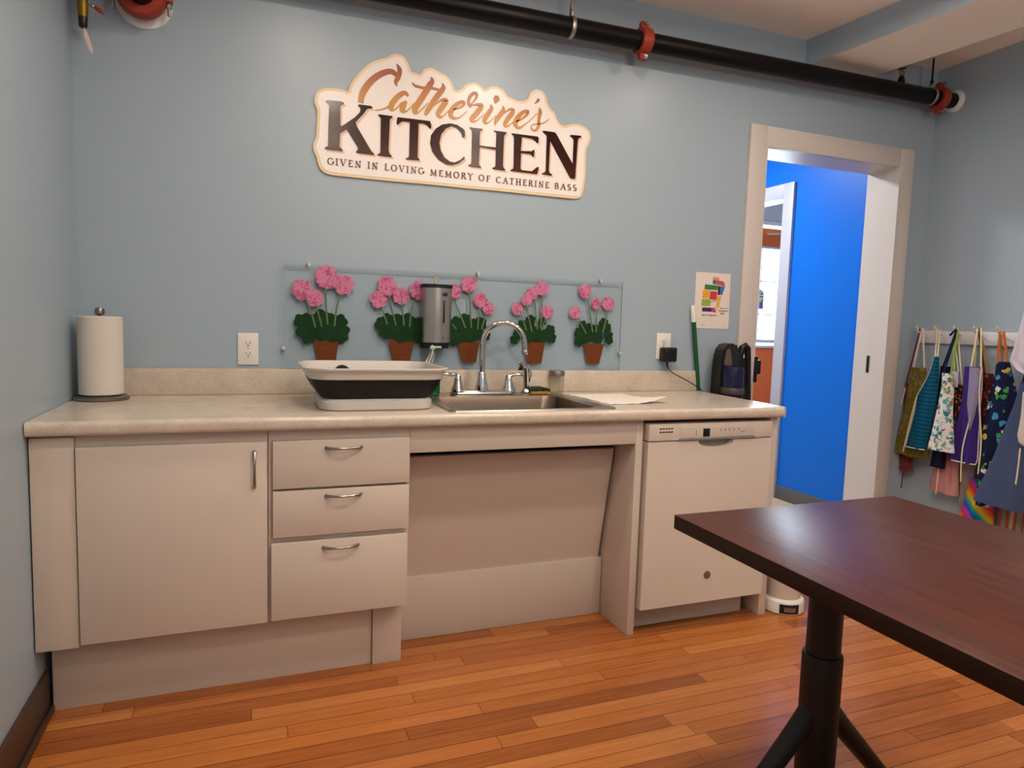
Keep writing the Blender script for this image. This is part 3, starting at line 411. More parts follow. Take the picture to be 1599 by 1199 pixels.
# body as strips around the sink hole, front nosing rounded
nose = [(-0.62, HC - 0.04)] + [(-0.638 + 0.012 * math.cos(a), HC - 0.028 + 0.012 * math.sin(a)) for a in [math.radians(d) for d in (-90, -120, -150, -180)]] + [(-0.637 + 0.013 * math.cos(a), HC - 0.013 + 0.013 * math.sin(a)) for a in [math.radians(d) for d in (180, 155, 130, 110, 90)]] + [(-0.62, HC)]
t.prism(nose, 'x', 0.003, 2.530)
e = 0.022
t.prism([(2.530, -0.62), (2.530, -0.65), (2.540, -0.647), (2.548, -0.640), (2.552, -0.628), (2.5526, -0.62)], 'z', HC - 0.04, HC - 0.001)
t.box(0.003, sx0, -0.62, -0.001, HC - 0.04, HC)
t.box(sx0, sx1, -0.62, sy0, HC - 0.04, HC).box(sx0, sx1, sy1, -0.001, HC - 0.04, HC)
t.prism([(sx1, -0.62), (2.5526, -0.62), (2.5835, -0.001), (sx1, -0.001)], 'z', HC - 0.04, HC)
bmesh.ops.remove_doubles(t.bm, verts=t.bm.verts[:], dist=0.0002)
t.build('worktop', M_counter, ct)
MB().box(0.003, 2.584, -0.021, -0.001, HC, HC + 0.098, 0.004).build('backsplash', M_counter, ct)

# ---------------------------------------------------------------- cabinets
def bow_handle(p0, p1, out, parent, r=0.0042):
    p0, p1 = Vector(p0), Vector(p1); n = 14; pts = []; rs = []
    for i in range(n + 1):
        u = i / n; p = p0.lerp(p1, u); b = math.sin(math.pi * u) ** 0.6 if 0 < u < 1 else 0
        pts.append((p.x, p.y - out * b, p.z)); rs.append(r * (1.35 - 0.5 * math.sin(math.pi * u)))
    MB().tube(pts, rs, 10).build('handle', M_nickel, parent)
cab = thing('base_cabinet', 'wall-hung white laminate cabinet with one large door at left end', 'cabinet', (0.0, -0.3, 0.0))
YB = -0.61
MB().box(0.006, 0.604, YB + 0.012, -0.002, 0.228, 0.822).box(0.0165, 0.604, YB, YB + 0.012, 0.226, 0.8235).build('carcass', M_lam, cab)
MB().box(0.004, 0.108, YB - 0.012, YB, 0.222, 0.818, 0.0015).build('filler_panel', M_lam, cab)
d = MB().box(0.112, 0.601, -0.631, YB - 0.001, 0.232, 0.790, 0.0015).build('door', M_lam, cab)
bow_handle((0.567, -0.631, 0.655), (0.567, -0.631, 0.762), 0.024, d)
MB().box(0.019, 0.934, -0.53, -0.515, 0.0, 0.2255, 0.001).build('kick_panel', M_lam2, cab)
dc = thing('drawer_cabinet', 'white laminate cabinet of three drawers beside the sink opening', 'cabinet', (0.82, -0.3, 0.0))
MB().box(0.606, 1.036, YB, -0.002, 0.228, 0.8235).build('carcass', M_lam, dc)
for (z0, z1, hz, dx) in ((0.644, 0.790, 0.765, 0), (0.493, 0.636, 0.616, 0), (0.234, 0.475, 0.453, -0.005)):
    d = MB().box(0.618 + dx, 1.033 + dx, -0.631, YB - 0.001, z0, z1, 0.0015).build('drawer', M_lam, dc)
    bow_handle((0.772 + dx * 1.5, -0.631, hz), (0.880 + dx * 1.5, -0.631, hz), 0.024, d)
MB().box(0.936, 1.033, -0.542, -0.40, 0.0, 0.2275, 0.001).build('support_leg', M_lam2, dc)

# wheelchair opening under the sink
sp = thing('sink_surround', 'white laminate surround of the open knee space under the sink', 'cabinet panel', (1.45, -0.3, 0.0))
MB().box(1.037, 1.878, YB - 0.004, YB + 0.015, 0.735, 0.8235, 0.001).build('apron_rail', M_lam, sp)
MB().box(1.879, 1.908, YB - 0.004, -0.002, 0.0, 0.8235, 0.001).build('side_panel', M_lam, sp)
t = MB(); t.prism([(-0.482, 0.694), (-0.470, 0.697), (-0.380, 0.236), (-0.392, 0.233)], 'x', 1.040, 1.864); t.build('sloped_panel', M_lam2, sp)
MB().box(1.040, 1.876, -0.402, -0.388, 0.0, 0.2345, 0.001).build('lower_panel', M_lam2, sp)
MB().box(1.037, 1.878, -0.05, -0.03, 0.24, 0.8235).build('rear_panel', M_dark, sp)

# ---------------------------------------------------------------- dishwasher
dw = thing('dishwasher', 'white built-in dishwasher under the right end of the countertop', 'dishwasher', (2.2, -0.3, 0.0))
MB().box(1.925, 2.490, -0.56, -0.03, 0.1, 0.806).build('body', M_dark, dw)
d = MB()
door_o = [(1.921, 0.100), (2.491, 0.100), (2.491, 0.7415), (2.306, 0.7415)] + [(2.224 + 0.082 * math.cos(a), 0.7415 - 0.026 * math.sin(a) ** 0.7) for a in [math.pi * i / 14 for i in range(1, 14)]] + [(2.142, 0.7415), (1.921, 0.7415)]
d.prism(door_o, 'y', -0.632, -0.562)
d = d.build('door', M_appl, dw)
MB().prism([(2.13, 0.712), (2.318, 0.712), (2.318, 0.7415), (2.13, 0.7415)], 'y', -0.612, -0.60).build('grip_recess', mat('recess_shade_grey', '8e867c', 0.35), d)  # grey of this plate carries the shade inside the grip scoop
MB().lathe([(0.012, 0), (0.0155, 0.0015), (0.0155, 0.004)], (2.217, -0.6355, 0.208), axis='y', seg=28).build('round_badge', mat('badge_bronze', '6b5d50', 0.35), d)
cp = MB().box(1.921, 2.491, -0.634, -0.562, 0.7445, 0.8095, 0.004).build('control_panel', M_appl, dw)
MB().box(2.055, 2.402, -0.6365, -0.633, 0.753, 0.7935, 0.001).build('console_plate', mat('console_white', 'd3c9bd', 0.25), cp)
MB().box(2.052, 2.404, -0.639, -0.630, 0.7445, 0.7515, 0.001).build('grip_strip', mat('strip_grey', '7d7c7c', 0.35), cp)
MB().box(2.158, 2.188, -0.6385, -0.6355, 0.757, 0.788, 0.0005).build('display', M_black, cp)
t = MB()
for j in range(2):
    for i in range(5): t.box(1.966 + i * 0.0122, 1.9745 + i * 0.0122, -0.6352, -0.633, 0.776 + j * 0.0125, 0.7805 + j * 0.0125)
t.build('vent_slots', M_black, cp)
M_leg = mat('legend_brown', '8a7c70', 0.5)
for i, x in enumerate((2.238, 2.258, 2.276, 2.298, 2.322)): MB().box(x, x + 0.0045, -0.637, -0.6355, 0.7765, 0.7865).build('key_legend', M_leg, cp)
for x in (2.335, 2.346): MB().box(x, x + 0.005, -0.637, -0.6355, 0.769, 0.775).build('key_legend', M_leg, cp)
for a_ in ((2.125, 2.128, 0.76, 0.784), (2.09, 2.115, 0.7885, 0.7893), (2.205, 2.222, 0.7865, 0.7873)): MB().box(a_[0], a_[1], -0.637, -0.6355, a_[2], a_[3]).build('key_legend', M_leg, cp)
MB().box(1.921, 2.448, -0.565, -0.545, 0.004, 0.094, 0.002).build('toe_plate', mat('toe_grey', 'b0a79c', 0.4), dw)
ep = tag(MB().box(2.497, 2.533, YB - 0.004, -0.002, 0.0, 0.8235, 0.001).build('end_panel', M_lam, loc=(2.515, -0.3, 0)), 'narrow upright white panel closing the right end of the counter', 'cabinet panel')

# ---------------------------------------------------------------- sink
sk = thing('kitchen_sink', 'shallow stainless steel drop-in sink set in the countertop', 'sink', (1.487, -0.345, HC))
bx0, bx1, by0, by1 = 1.203, 1.742, -0.572, -0.168
cx_, cy_ = (bx0 + bx1) / 2, (by0 + by1) / 2; hx, hy = (bx1 - bx0) / 2, (by1 - by0) / 2
ox, oy = (1.170 + 1.803) / 2, (-0.610 - 0.074) / 2; ohx, ohy = 0.3165, 0.268
t = MB()
t.loft([rrect(ohx, ohy, HC + 0.0005, 0.03, ox, oy), rrect(ohx - 0.002, ohy - 0.002, HC + 0.005, 0.028, ox, oy), rrect(ohx - 0.010, ohy - 0.010, HC + 0.006, 0.022, ox, oy),
        rrect(hx + 0.006, hy + 0.006, HC + 0.0035, 0.055, cx_, cy_), rrect(hx, hy, HC + 0.001, 0.05, cx_, cy_)], cap0=False, cap1=False)
t.build('rim', M_steel, sk)
t = MB(); t.loft([rrect(hx, hy, HC + 0.001, 0.05, cx_, cy_), rrect(hx - 0.006, hy - 0.006, HC - 0.02, 0.05, cx_, cy_), rrect(hx - 0.018, hy - 0.018, HC - 0.11, 0.06, cx_, cy_), rrect(hx - 0.045, hy - 0.045, HC - 0.135, 0.06, cx_, cy_), rrect(0.06, 0.06, HC - 0.14, 0.055, cx_, cy_)], cap0=False, cap1=True)
t.build('bowl', mat('bowl_steel', '7c6e61', 0.3, 1.0, var=0.06, scale=60, stretch=(1, 10, 10)), sk)
MB().lathe([(0.045, 0), (0.045, 0.003), (0.03, 0.001), (0.001, 0.001)], (cx_, cy_, HC - 0.1399)).build('drain', M_nickel, sk)

# faucet
fy = -0.120; fz = HC + 0.005
fa = thing('kitchen_faucet', 'chrome gooseneck faucet with two lever handles behind the sink', 'faucet', (1.445, fy, fz))
t = MB(); t.loft([rrect(0.140, 0.029, fz, 0.0285, 1.446, fy), rrect(0.140, 0.029, fz + 0.008, 0.0285, 1.446, fy), rrect(0.132, 0.022, fz + 0.018, 0.0215, 1.446, fy)], cap0=True, cap1=True); t.build('deck_plate', M_chrome, fa)
dirx, diry = 0.972, -0.235; R0 = 0.086
t = MB(); t.lathe([(0.029, 0.012), (0.0275, 0.03), (0.019, 0.065), (0.0155, 0.088), (0.0135, 0.092)], (1.440, fy, fz), seg=28)
pts = [(1.440, fy, fz + 0.06), (1.440, fy, fz + 0.12), (1.440, fy, 1.0), (1.440, fy, 1.078)]
for i in range(1, 19):
    a = math.pi * i / 18; pts.append((1.440 + dirx * R0 * (1 - math.cos(a)), fy + diry * R0 * (1 - math.cos(a)), 1.078 + R0 * math.sin(a)))
ex_, ey_ = pts[-1][0], pts[-1][1]; pts += [(ex_ + 0.002, ey_, 1.062), (ex_ + 0.003, ey_, 1.05)]
t.tube(pts, 0.0118, 16); t.build('spout', M_chrome, fa)
MB().lathe([(0.0125, 0), (0.0138, 0.002), (0.0138, 0.016), (0.0128, 0.018)], (ex_ + 0.003, ey_, 1.036), seg=24).build('aerator', M_chrome, fa)
for hx_, s in ((1.338, -1), (1.558, 1)):
    t = MB(); t.lathe([(0.030, 0.01), (0.0285, 0.02), (0.020, 0.04), (0.0155, 0.06), (0.0135, 0.074), (0.006, 0.083)], (hx_, fy, fz), seg=24)
    t.tube([(hx_, fy, fz + 0.066), (hx_ + s * 0.012, fy - 0.002, fz + 0.079), (hx_ + s * 0.035, fy - 0.006, fz + 0.081), (hx_ + s * 0.058, fy - 0.010, fz + 0.082), (hx_ + s * 0.064, fy - 0.011, fz + 0.082)], [0.011, 0.0095, 0.0075, 0.0085, 0.005], 12)
    t.build('lever_handle', M_chrome, fa)
ss = thing('side_sprayer', 'chrome side sprayer standing right of the faucet', 'sprayer', (1.640, -0.112, fz))
MB().lathe([(0.026, 0), (0.026, 0.006), (0.019, 0.014), (0.0165, 0.02)], (1.640, -0.112, fz), seg=24).build('holder', M_chrome, ss)
t = MB(); t.tube([(1.641, -0.112, fz + 0.012), (1.640, -0.112, fz + 0.05), (1.637, -0.112, fz + 0.092), (1.633, -0.113, fz + 0.108), (1.622, -0.116, fz + 0.118), (1.600, -0.122, fz + 0.112)], [0.0125, 0.013, 0.0155, 0.0165, 0.0155, 0.013], 16); t.build('spray_body', M_chrome, ss)
MB().lathe([(0.0145, 0), (0.0145, 0.012), (0.01, 0.016)], (1.601, -0.1217, fz + 0.112), axis='x', seg=20).build('spray_face', M_black, ss).rotation_euler = (0, 0, 0)
MB().tube([(1.652, -0.120, fz + 0.05), (1.657, -0.123, fz + 0.085), (1.643, -0.121, fz + 0.122)], 0.004, 8).build('trigger', M_chrome, ss)
# ---------------------------------------------------------------- things on the counter
pt = thing('paper_towel_holder', 'steel paper towel stand with white roll in the left counter corner', 'paper towel holder', (0.086, -0.130, HC))
MB().lathe([(0.080, 0), (0.083, 0.004), (0.083, 0.010), (0.076, 0.0155), (0.01, 0.0165)], (0.086, -0.130, HC + 0.0005), seg=40).build('base', mat('stand_steel', '8a857e', 0.3, 1.0), pt)
MB().lathe([(0.005, 0.01), (0.005, 0.283), (0.0145, 0.287), (0.0155, 0.30), (0.012, 0.307), (0.003, 0.309)], (0.086, -0.130, HC), seg=24).build('post', mat('stand_steel', '8a857e', 0.3, 1.0), pt)
roll_m = mat('tissue_white', 'd3ccc4', 0.9, spec=0.1, bump=0.35, bscale=150)
rl = thing('paper_towel_roll', 'white paper towel roll on the steel stand', 'paper towel roll', (0.086, -0.130, HC + 0.018))
MB().lathe([(0.060, 0.0), (0.0665, 0.003), (0.0668, 0.258), (0.063, 0.262), (0.021, 0.263), (0.020, 0.25)], (0.086, -0.130, HC + 0.018), seg=48, caps=False).build('tissue', roll_m, rl)
MB().lathe([(0.020, 0.001), (0.020, 0.262)], (0.086, -0.130, HC + 0.018), seg=24, caps=False).build('core', mat('card_core', 'b9a283', 0.9), rl)

# collapsible dish tub
bc = (0.952, -0.365); tb = thing('dish_tub', 'collapsible grey and white plastic dish tub left of the sink', 'dish tub', (bc[0], bc[1], HC))
M_tub = mat('tub_white', 'cfcac2', 0.4, spec=0.4)
def RR_(hx, hy, z, r): return rrect(hx, hy, z, r, bc[0], bc[1], 8)
t = MB(); t.loft([RR_(.182, .165, HC + .0008, .06), RR_(.186, .169, HC + .004, .062), RR_(.188, .171, HC + .030, .064), RR_(.180, .164, HC + .036, .06), RR_(.170, .154, HC + .040, .055)]); t.build('base', M_tub, tb)
t = MB(); t.loft([RR_(.170, .154, HC + .034, .055), RR_(.186, .167, HC + .046, .062), RR_(.200, .179, HC + .064, .07), RR_(.211, .189, HC + .084, .075), RR_(.219, .196, HC + .106, .08),
   RR_(.215, .192, HC + .106, .076), RR_(.200, .178, HC + .072, .07), RR_(.166, .15, HC + .042, .052)], cap0=False, cap1=True); t.build('folding_wall', mat('tub_charcoal', '171617', 0.5, spec=0.3), tb)
t = MB(); t.loft([RR_(.219, .196, HC + .103, .08), RR_(.223, .200, HC + .106, .083), RR_(.227, .204, HC + .128, .085), RR_(.238, .214, HC + .134, .092), RR_(.239, .215, HC + .139, .093), RR_(.230, .206, HC + .141, .088), RR_(.222, .199, HC + .134, .08), RR_(.215, .192, HC + .104, .076)], cap0=False, cap1=False); t.build('rim', M_tub, tb)
blk = tag(MB().sphere((0.846, -0.40, HC + 0.0425), 0.05, (1, 1, 1.98), 24, 12).build('black_bowl', M_black, loc=(0.846, -0.40, HC + 0.043)), 'dark rounded cup standing inside the dish tub', 'cup')
# keep only the upper dome of the cup
bmx = bmesh.new(); bmx.from_mesh(blk.data); bmesh.ops.bisect_plane(bmx, geom=bmx.verts[:] + bmx.edges[:] + bmx.faces[:], plane_co=(0, 0, 0.0), plane_no=(0, 0, -1), clear_outer=True)
bmesh.ops.holes_fill(bmx, edges=bmx.edges[:], sides=0); bmx.to_mesh(blk.data); bmx.free()

gb = thing('soap_bottle', 'small green dish soap bottle behind the dish tub', 'bottle', (1.238, -0.118, fz))
t = MB(); t.loft([rrect(.0225, .015, fz + z, r, 1.238, -0.118, 5) if False else rrect(a, b, fz + z, min(a, b) * .6, 1.238, -0.118, 5) for a, b, z, r in ((.022, .015, 0.001, 0), (.0245, .017, .006, 0), (.0245, .017, .05, 0), (.021, .016, .075, 0), (.016, .014, .092, 0), (.009, .009, .098, 0))]); t.build('bottle_body', mat('green_soap', '0a6a36', 0.15, trans=0.25), gb)
MB().lathe([(.0095, 0), (.0095, .014), (.006, .016), (.004, .024)], (1.238, -0.118, fz + .0975), seg=18).build('cap', M_whitepl, gb)
tag(MB().lathe([(.012, 0), (.0125, .002), (.0125, .014), (.011, .017), (.002, .0175)], (1.181, -0.235, fz + .0015), seg=20).build('bottle_cap', mat('cap_blue', '13355c', 0.3), loc=(1.181, -0.235, fz)), 'tiny dark blue bottle cap on the sink rim by the dish tub', 'cap')

sg = thing('sponge', 'green and yellow scouring sponge on the back rim of the sink', 'sponge', (1.694, -0.122, fz))
t = MB(); N = 12
def sponge(z0, z1, bend):
    t = bmesh.new(); bmesh.ops.create_grid(t, x_segments=N, y_segments=6, size=1.0)
    for v in t.verts: v.co = Vector((1.694 + v.co.x * 0.042, -0.122 + v.co.y * 0.030, 0))
    r = bmesh.ops.extrude_face_region(t, geom=t.faces[:]); up = [v for v in r['geom'] if isinstance(v, bmesh.types.BMVert)]
    for v in t.verts: v.co.z = z0
    for v in up: v.co.z = z1
    for v in t.verts:
        u = (v.co.x - 1.694) / 0.042; v.co.z += fz + 0.001 + bend * (1 - u * u) + 0.0015 * math.sin(u * 9) * math.cos(v.co.y * 150)
    bmesh.ops.recalc_face_normals(t, faces=t.faces[:]); return t
MB().add(sponge(0, 0.011, 0.001)).build('yellow_foam', mat('foam_yellow', '9c8338', 0.95, var=0.15, scale=200, bump=0.5, bscale=400), sg)
MB().add(sponge(0.0111, 0.021, 0.007)).build('green_scrubber', mat('scrub_green', '22301a', 0.95, var=0.3, scale=300, bump=0.6, bscale=500), sg)

jr = thing('glass_jar', 'small clear glass jar with grey metal lid behind the sink', 'jar', (1.812, -0.046, HC))
M_glass = clear_mat('jar_glass', 'f4f5f0', 0.05, 0.05, 0.10, 'd8d2c6', sheen=0.35)
t = MB(); t.lathe([(.026, .0012), (.0325, .006), (.0335, .02), (.0335, .066), (.0305, .074), (.0305, .082)], (1.812, -0.046, HC), seg=32, caps=False); t.lathe([(.026, .0012), (.001, .003)], (1.812, -0.046, HC), seg=32, caps=False); t.build('jar_body', M_glass, jr)
MB().lathe([(.032, .075), (.0345, .0755), (.0345, .094), (.033, .097), (.001, .0965)], (1.812, -0.046, HC), seg=36).build('lid', mat('lid_grey', '8a8379', 0.4, 0.8), jr)

def sheet(cx, cy, z, w, d, ang, curl):
    t = bmesh.new(); bmesh.ops.create_grid(t, x_segments=30, y_segments=30, size=0.5)
    c, s = math.cos(ang), math.sin(ang)
    for v in t.verts:
        x, y = v.co.x, v.co.y
        lift = 0.0006 + 0.0009 * (math.sin(x * 23 + y * 9) * math.sin(y * 17 + 1) + 1) + curl * max(0, x + 0.12) ** 2 * max(0, 0.35 - y) ** 2 * 10
        wob = 0.004 * math.sin(x * 40) if abs(y) > 0.49 else 0
        X, Y = x * w, y * d + wob
        v.co = Vector((cx + X * c - Y * s, cy + X * s + Y * c, z + lift))
    r = bmesh.ops.extrude_face_region(t, geom=t.faces[:]); up = [v for v in r['geom'] if isinstance(v, bmesh.types.BMVert)]
    bmesh.ops.translate(t, verts=up, vec=(0, 0, 0.0008)); bmesh.ops.recalc_face_normals(t, faces=t.faces[:]); return t
tag(MB().add(sheet(1.965, -0.305, HC, 0.262, 0.345, 0.03, 0.010)).build('paper_towel_sheet', mat('towel_sheet', 'e9e2d9', 0.95, spec=0.1, bump=0.4, bscale=130), loc=(1.965, -0.305, HC)), 'white paper towel sheet lying flat right of the sink', 'paper towel')
tag(MB().box(1.660, 1.684, -0.018, -0.006, HC + .0985, HC + .105, 0.002).build('soap_sliver', M_whitepl, loc=(1.672, -0.012, HC + .0985)), 'small white soap sliver on top of the backsplash behind the sprayer', 'soap')

# ---------------------------------------------------------------- outlets and adapter
def outlet(x0, x1, z0, z1, label):
    o = thing('wall_outlet', label, 'outlet', ((x0 + x1) / 2, 0, (z0 + z1) / 2), 'wall outlets above the counter')
    MB().box(x0, x1, -0.0065, -0.0005, z0, z1, 0.0025).build('cover_plate', M_whitepl, o)
    cx, cz = (x0 + x1) / 2, (z0 + z1) / 2
    for s in (1, -1):
        c = cz + s * 0.0205
        pts = [(cx + max(-.0155, min(.0155, .018 * math.cos(a))), c + .0145 * math.sin(a)) for a in [i * math.pi / 14 for i in range(28)]]
        r = MB().prism(pts, 'y', -0.0085, -0.006).build('receptacle', M_whitepl, o)
        t = MB()
        t.box(cx - .0072, cx - .0055, -0.0092, -0.0083, c - .001, c + .0075).box(cx + .0052, cx + .0072, -0.0092, -0.0083, c - .001, c + .0075)
        t.prism([(cx + .0028 * math.cos(a), c - .0075 + .0028 * math.sin(a)) for a in [i * math.pi / 6 for i in range(12)]], 'y', -0.0092, -0.0083)
        t.build('slots', M_dark, r)
    MB().prism([(cx + .0025 * math.cos(a), cz + .0025 * math.sin(a)) for a in [i * math.pi / 6 for i in range(12)]], 'y', -0.0078, -0.006).build('screw', M_galv, o)
outlet(0.510, 0.583, 0.976, 1.096, 'white duplex wall outlet with both sockets empty, left above the counter')
outlet(2.343, 2.421, 1.014, 1.138, 'white wall outlet at the right with a black adapter plugged in')
ad = thing('power_adapter', 'black plug-in power adapter on the right wall outlet', 'power adapter', (2.390, -0.03, 1.038))
MB().box(2.356, 2.424, -0.062, -0.0095, 1.004, 1.072, 0.008, 3).build('adapter_body', M_black, ad)
MB().tube([(2.386, -0.036, 1.006), (2.387, -0.037, 0.985), (2.393, -0.038, 0.972)], [0.006, 0.0045, 0.003], 10).build('strain_relief', M_black, ad)
cp_ = [(2.386, -0.037, 0.995), (2.392, -0.038, 0.972), (2.415, -0.040, 0.953), (2.46, -0.045, 0.932), (2.51, -0.05, 0.908), (2.55, -0.055, 0.886), (2.575, -0.06, 0.869), (2.594, -0.065, 0.84), (2.596, -0.062, 0.6), (2.594, -0.055, 0.25), (2.594, -0.05, 0.05), (2.594, -0.045, 0.006)]
MB().tube(cp_, 0.0024, 8).build('cord', M_rubber, ad)

# ---------------------------------------------------------------- painted panel
pn = thing('painted_panel', 'clear acrylic panel painted with five potted pink geraniums above the backsplash', 'painted panel', (1.406, -0.012, HC + 0.0985))
M_acr = clear_mat('clear_acrylic', 'fcfdfd', 0.0, 0.3, sheen=0.10)
t = MB().box(0.674, 2.139, -0.019, -0.012, HC + 0.0985, 1.361, 0.0006)
for f in t.bm.faces:
    if abs(f.normal.y) < 0.5: f.material_index = 1
t.build('sheet', [M_acr, mat('acrylic_edge', '8f9c9f', 0.3)], pn)
M_clip = mat('clip_plastic', 'c3c5c2', 0.2, spec=0.6)
for x, z in ((0.764, 1.361), (1.446, 1.361), (2.026, 1.361)):
    MB().box(x - 0.004, x + 0.004, -0.022, -0.001, z - 0.001, z + 0.012, 0.001).sphere((x, -0.0225, z - 0.002), 0.0045, (1, .6, 1.3), 12, 8).build('clip', M_clip, pn)
for x in (0.672, 2.141):
    MB().box(x - 0.006, x + 0.006, -0.022, -0.001, 1.034, 1.048, 0.0015).build('clip', M_clip, pn)
def pink_mat():
    k = NT('petal_paint'); mp = k.coords()
    vo = k.n('ShaderNodeTexVoronoi', i_Scale=95.0); k.l(mp, 'Vector', vo, 'Vector')
    nz = k.n('ShaderNodeTexNoise', i_Scale=40.0, i_Detail=4.0); k.l(mp, 'Vector', nz, 'Vector')
    a = k.n('ShaderNodeMath', operation='MULTIPLY_ADD'); k.l(vo, 'Distance', a, 0); a.inputs[1].default_value = 0.55; k.l(nz, 'Fac', a, 2)
    r = k.ramp([(0.38, '962f58'), (0.6, 'b04e78'), (0.85, 'c8789a')]); k.l(a, 'Value', r, 'Fac'); k.l(r, 'Color', k.b, 'Base Color'); k.b.inputs['Roughness'].default_value = 0.6
    return k.m
M_petal = pink_mat()
M_leaf = mat('leaf_paint', '12361a', 0.7, spec=0.2, var=0.5, scale=22)
M_stem = mat('stem_paint', '587243', 0.6, var=0.2, scale=40)
M_terra = mat('terracotta_paint', '6b381a', 0.7, spec=0.2, var=0.18, scale=18, stretch=(1, 1, 5))
rnd = random.Random(3)
def lobed(c, z, r, n, depth, ph):
    return [(c + r * (1 + depth * abs(math.cos(n * a / 2 + ph)) - depth * .7) * math.cos(a), z + r * (1 + depth * abs(math.cos(n * a / 2 + ph)) - depth * .7) * math.sin(a)) for a in [2 * math.pi * i / 56 for i in range(56)]]
for P in PLANTS:
    pot = P['p']; (x0, z0), (x1, z1), (x2, z2), (x3, z3) = pot
    pg = MB(); zt = (z0 + z1) / 2; zb = (z2 + z3) / 2
    pg.prism([(x0, zt), (x3, zb), (x2, zb), (x1, zt)], 'y', -0.0196, -0.0190)
    pg = pg.build('painted_flowerpot', M_terra, pn)
    t = MB()
    for i, (x, z, r) in enumerate(P['l']): t.prism(lobed(x, z, r * .97, 5, 0.22, rnd.random() * 3), 'y', -0.0202 - i * 0.00005, -0.0190)
    t.build('painted_leaves', M_leaf, pg)
    for s_ in P['s']:
        t = MB(); ribbon_y(t, [(x, z, 0.0062 if i else 0.0045) for i, (x, z) in enumerate(s_)], -0.0216, -0.0205); t.build('painted_stem', M_stem, pg)
    for i, (x, z, r) in enumerate(P['b']):
        t = MB(); t.prism(lobed(x, z, r * .93, 9, 0.16, rnd.random() * 3), 'y', -0.0212 - i * 0.0002, -0.0192)
        for k in range(10):
            a = 2 * math.pi * k / 10 + rnd.random() * .4; q = r * .80
            t.prism(lobed(x + q * math.cos(a), z + q * math.sin(a), r * (.20 + .07 * rnd.random()), 5, .3, rnd.random() * 3), 'y', -0.0213 - i * 0.0002 - k * 0.00001, -0.0192)
        t.build('painted_bloom', M_petal, pg)

# ---------------------------------------------------------------- soap dispenser on the panel
ds = thing('soap_dispenser', 'steel and black wall soap dispenser mounted over the painted panel', 'soap dispenser', (1.261, -0.02, 1.053))
def dpro(x0, x1, y0, bulge, z, n=14):
    c = (x0 + x1) / 2; h = (x1 - x0) / 2
    return [(x1, -0.0222, z), (x1, y0, z)] + [(c + h * math.cos(a), y0 - bulge * math.sin(a), z) for a in [math.pi * i / n for i in range(1, n)]] + [(x0, y0, z), (x0, -0.0222, z)]
t = MB(); t.loft([dpro(1.199, 1.319, -0.065, 0.035, z) for z in (1.076, 1.078, 1.292, 1.294)]); t.build('steel_cover', M_steel, ds)
t = MB(); t.loft([dpro(1.197, 1.323, -0.066, 0.036, z) for z in (1.295, 1.309)]); t.build('top_cap', M_black, ds)
t = MB(); t.loft([dpro(1.201, 1.312, -0.060, 0.030, z) for z in (1.052, 1.075)]); t.build('base', M_black, ds)
MB().box(1.2765, 1.2835, -0.1005, -0.09, 1.155, 1.245, 0.001).build('sight_window', M_black, ds)
t = MB()
for (a, b) in (((1.272, 1.262), (1.277, 1.275)), ((1.277, 1.275), (1.279, 1.262)), ((1.282, 1.262), (1.283, 1.275)), ((1.283, 1.275), (1.287, 1.264)), ((1.287, 1.264), (1.290, 1.275)), ((1.290, 1.275), (1.291, 1.262))):
    ribbon_y(t, [(a[0], a[1], .0028), (b[0], b[1], .0028)], -0.1005, -0.094)
t.build('maker_mark', M_black, ds)
MB().box(1.2745, 1.2785, -0.1005, -0.093, 1.093, 1.099, 0.0005).build('key_slot', M_dark, ds)
t = MB(); t.tube([(1.257 + 0.009 * math.cos(a), -0.06, 1.324 + 0.013 * math.sin(a)) for a in [2 * math.pi * i / 16 for i in range(17)]], 0.003, 8); t.box(1.250, 1.264, -0.066, -0.052, 1.3095, 1.315, 0.001); t.build('hanging_clip', mat('clip_tan', 'b9a27e', 0.35), ds)
tu = thing('tubing', 'clear plastic tubing with pale green tie hanging under the soap dispenser', 'tubing', (1.24, -0.06, 1.05))
t = MB(); t.tube([(1.244, -0.070, 1.052), (1.240, -0.075, 1.03), (1.228, -0.080, 1.00), (1.214, -0.085, 0.975), (1.203, -0.088, 0.964)], 0.007, 10); t.tube([(1.248, -0.068, 1.052), (1.247, -0.072, 1.02), (1.238, -0.078, 0.99), (1.229, -0.083, 0.965)], 0.006, 10); t.tube([(1.236, -0.07, 1.05), (1.226, -0.08, 1.02), (1.206, -0.088, 0.985), (1.196, -0.09, 0.968)], 0.005, 10)
t.build('tube', clear_mat('tube_clear', 'd8d8d4', 0.8, 0.08, 0.28, 'c0b9ae'), tu)
t = MB().box(1.226, 1.248, -0.102, -0.088, 1.049, 1.062, 0.003).box(1.246, 1.272, -0.104, -0.094, 1.054, 1.062, 0.002).box(1.232, 1.240, -0.100, -0.07, 1.045, 1.066, 0.002); t.build('tie', mat('mint_plastic', 'b5cdb6', 0.4), tu)

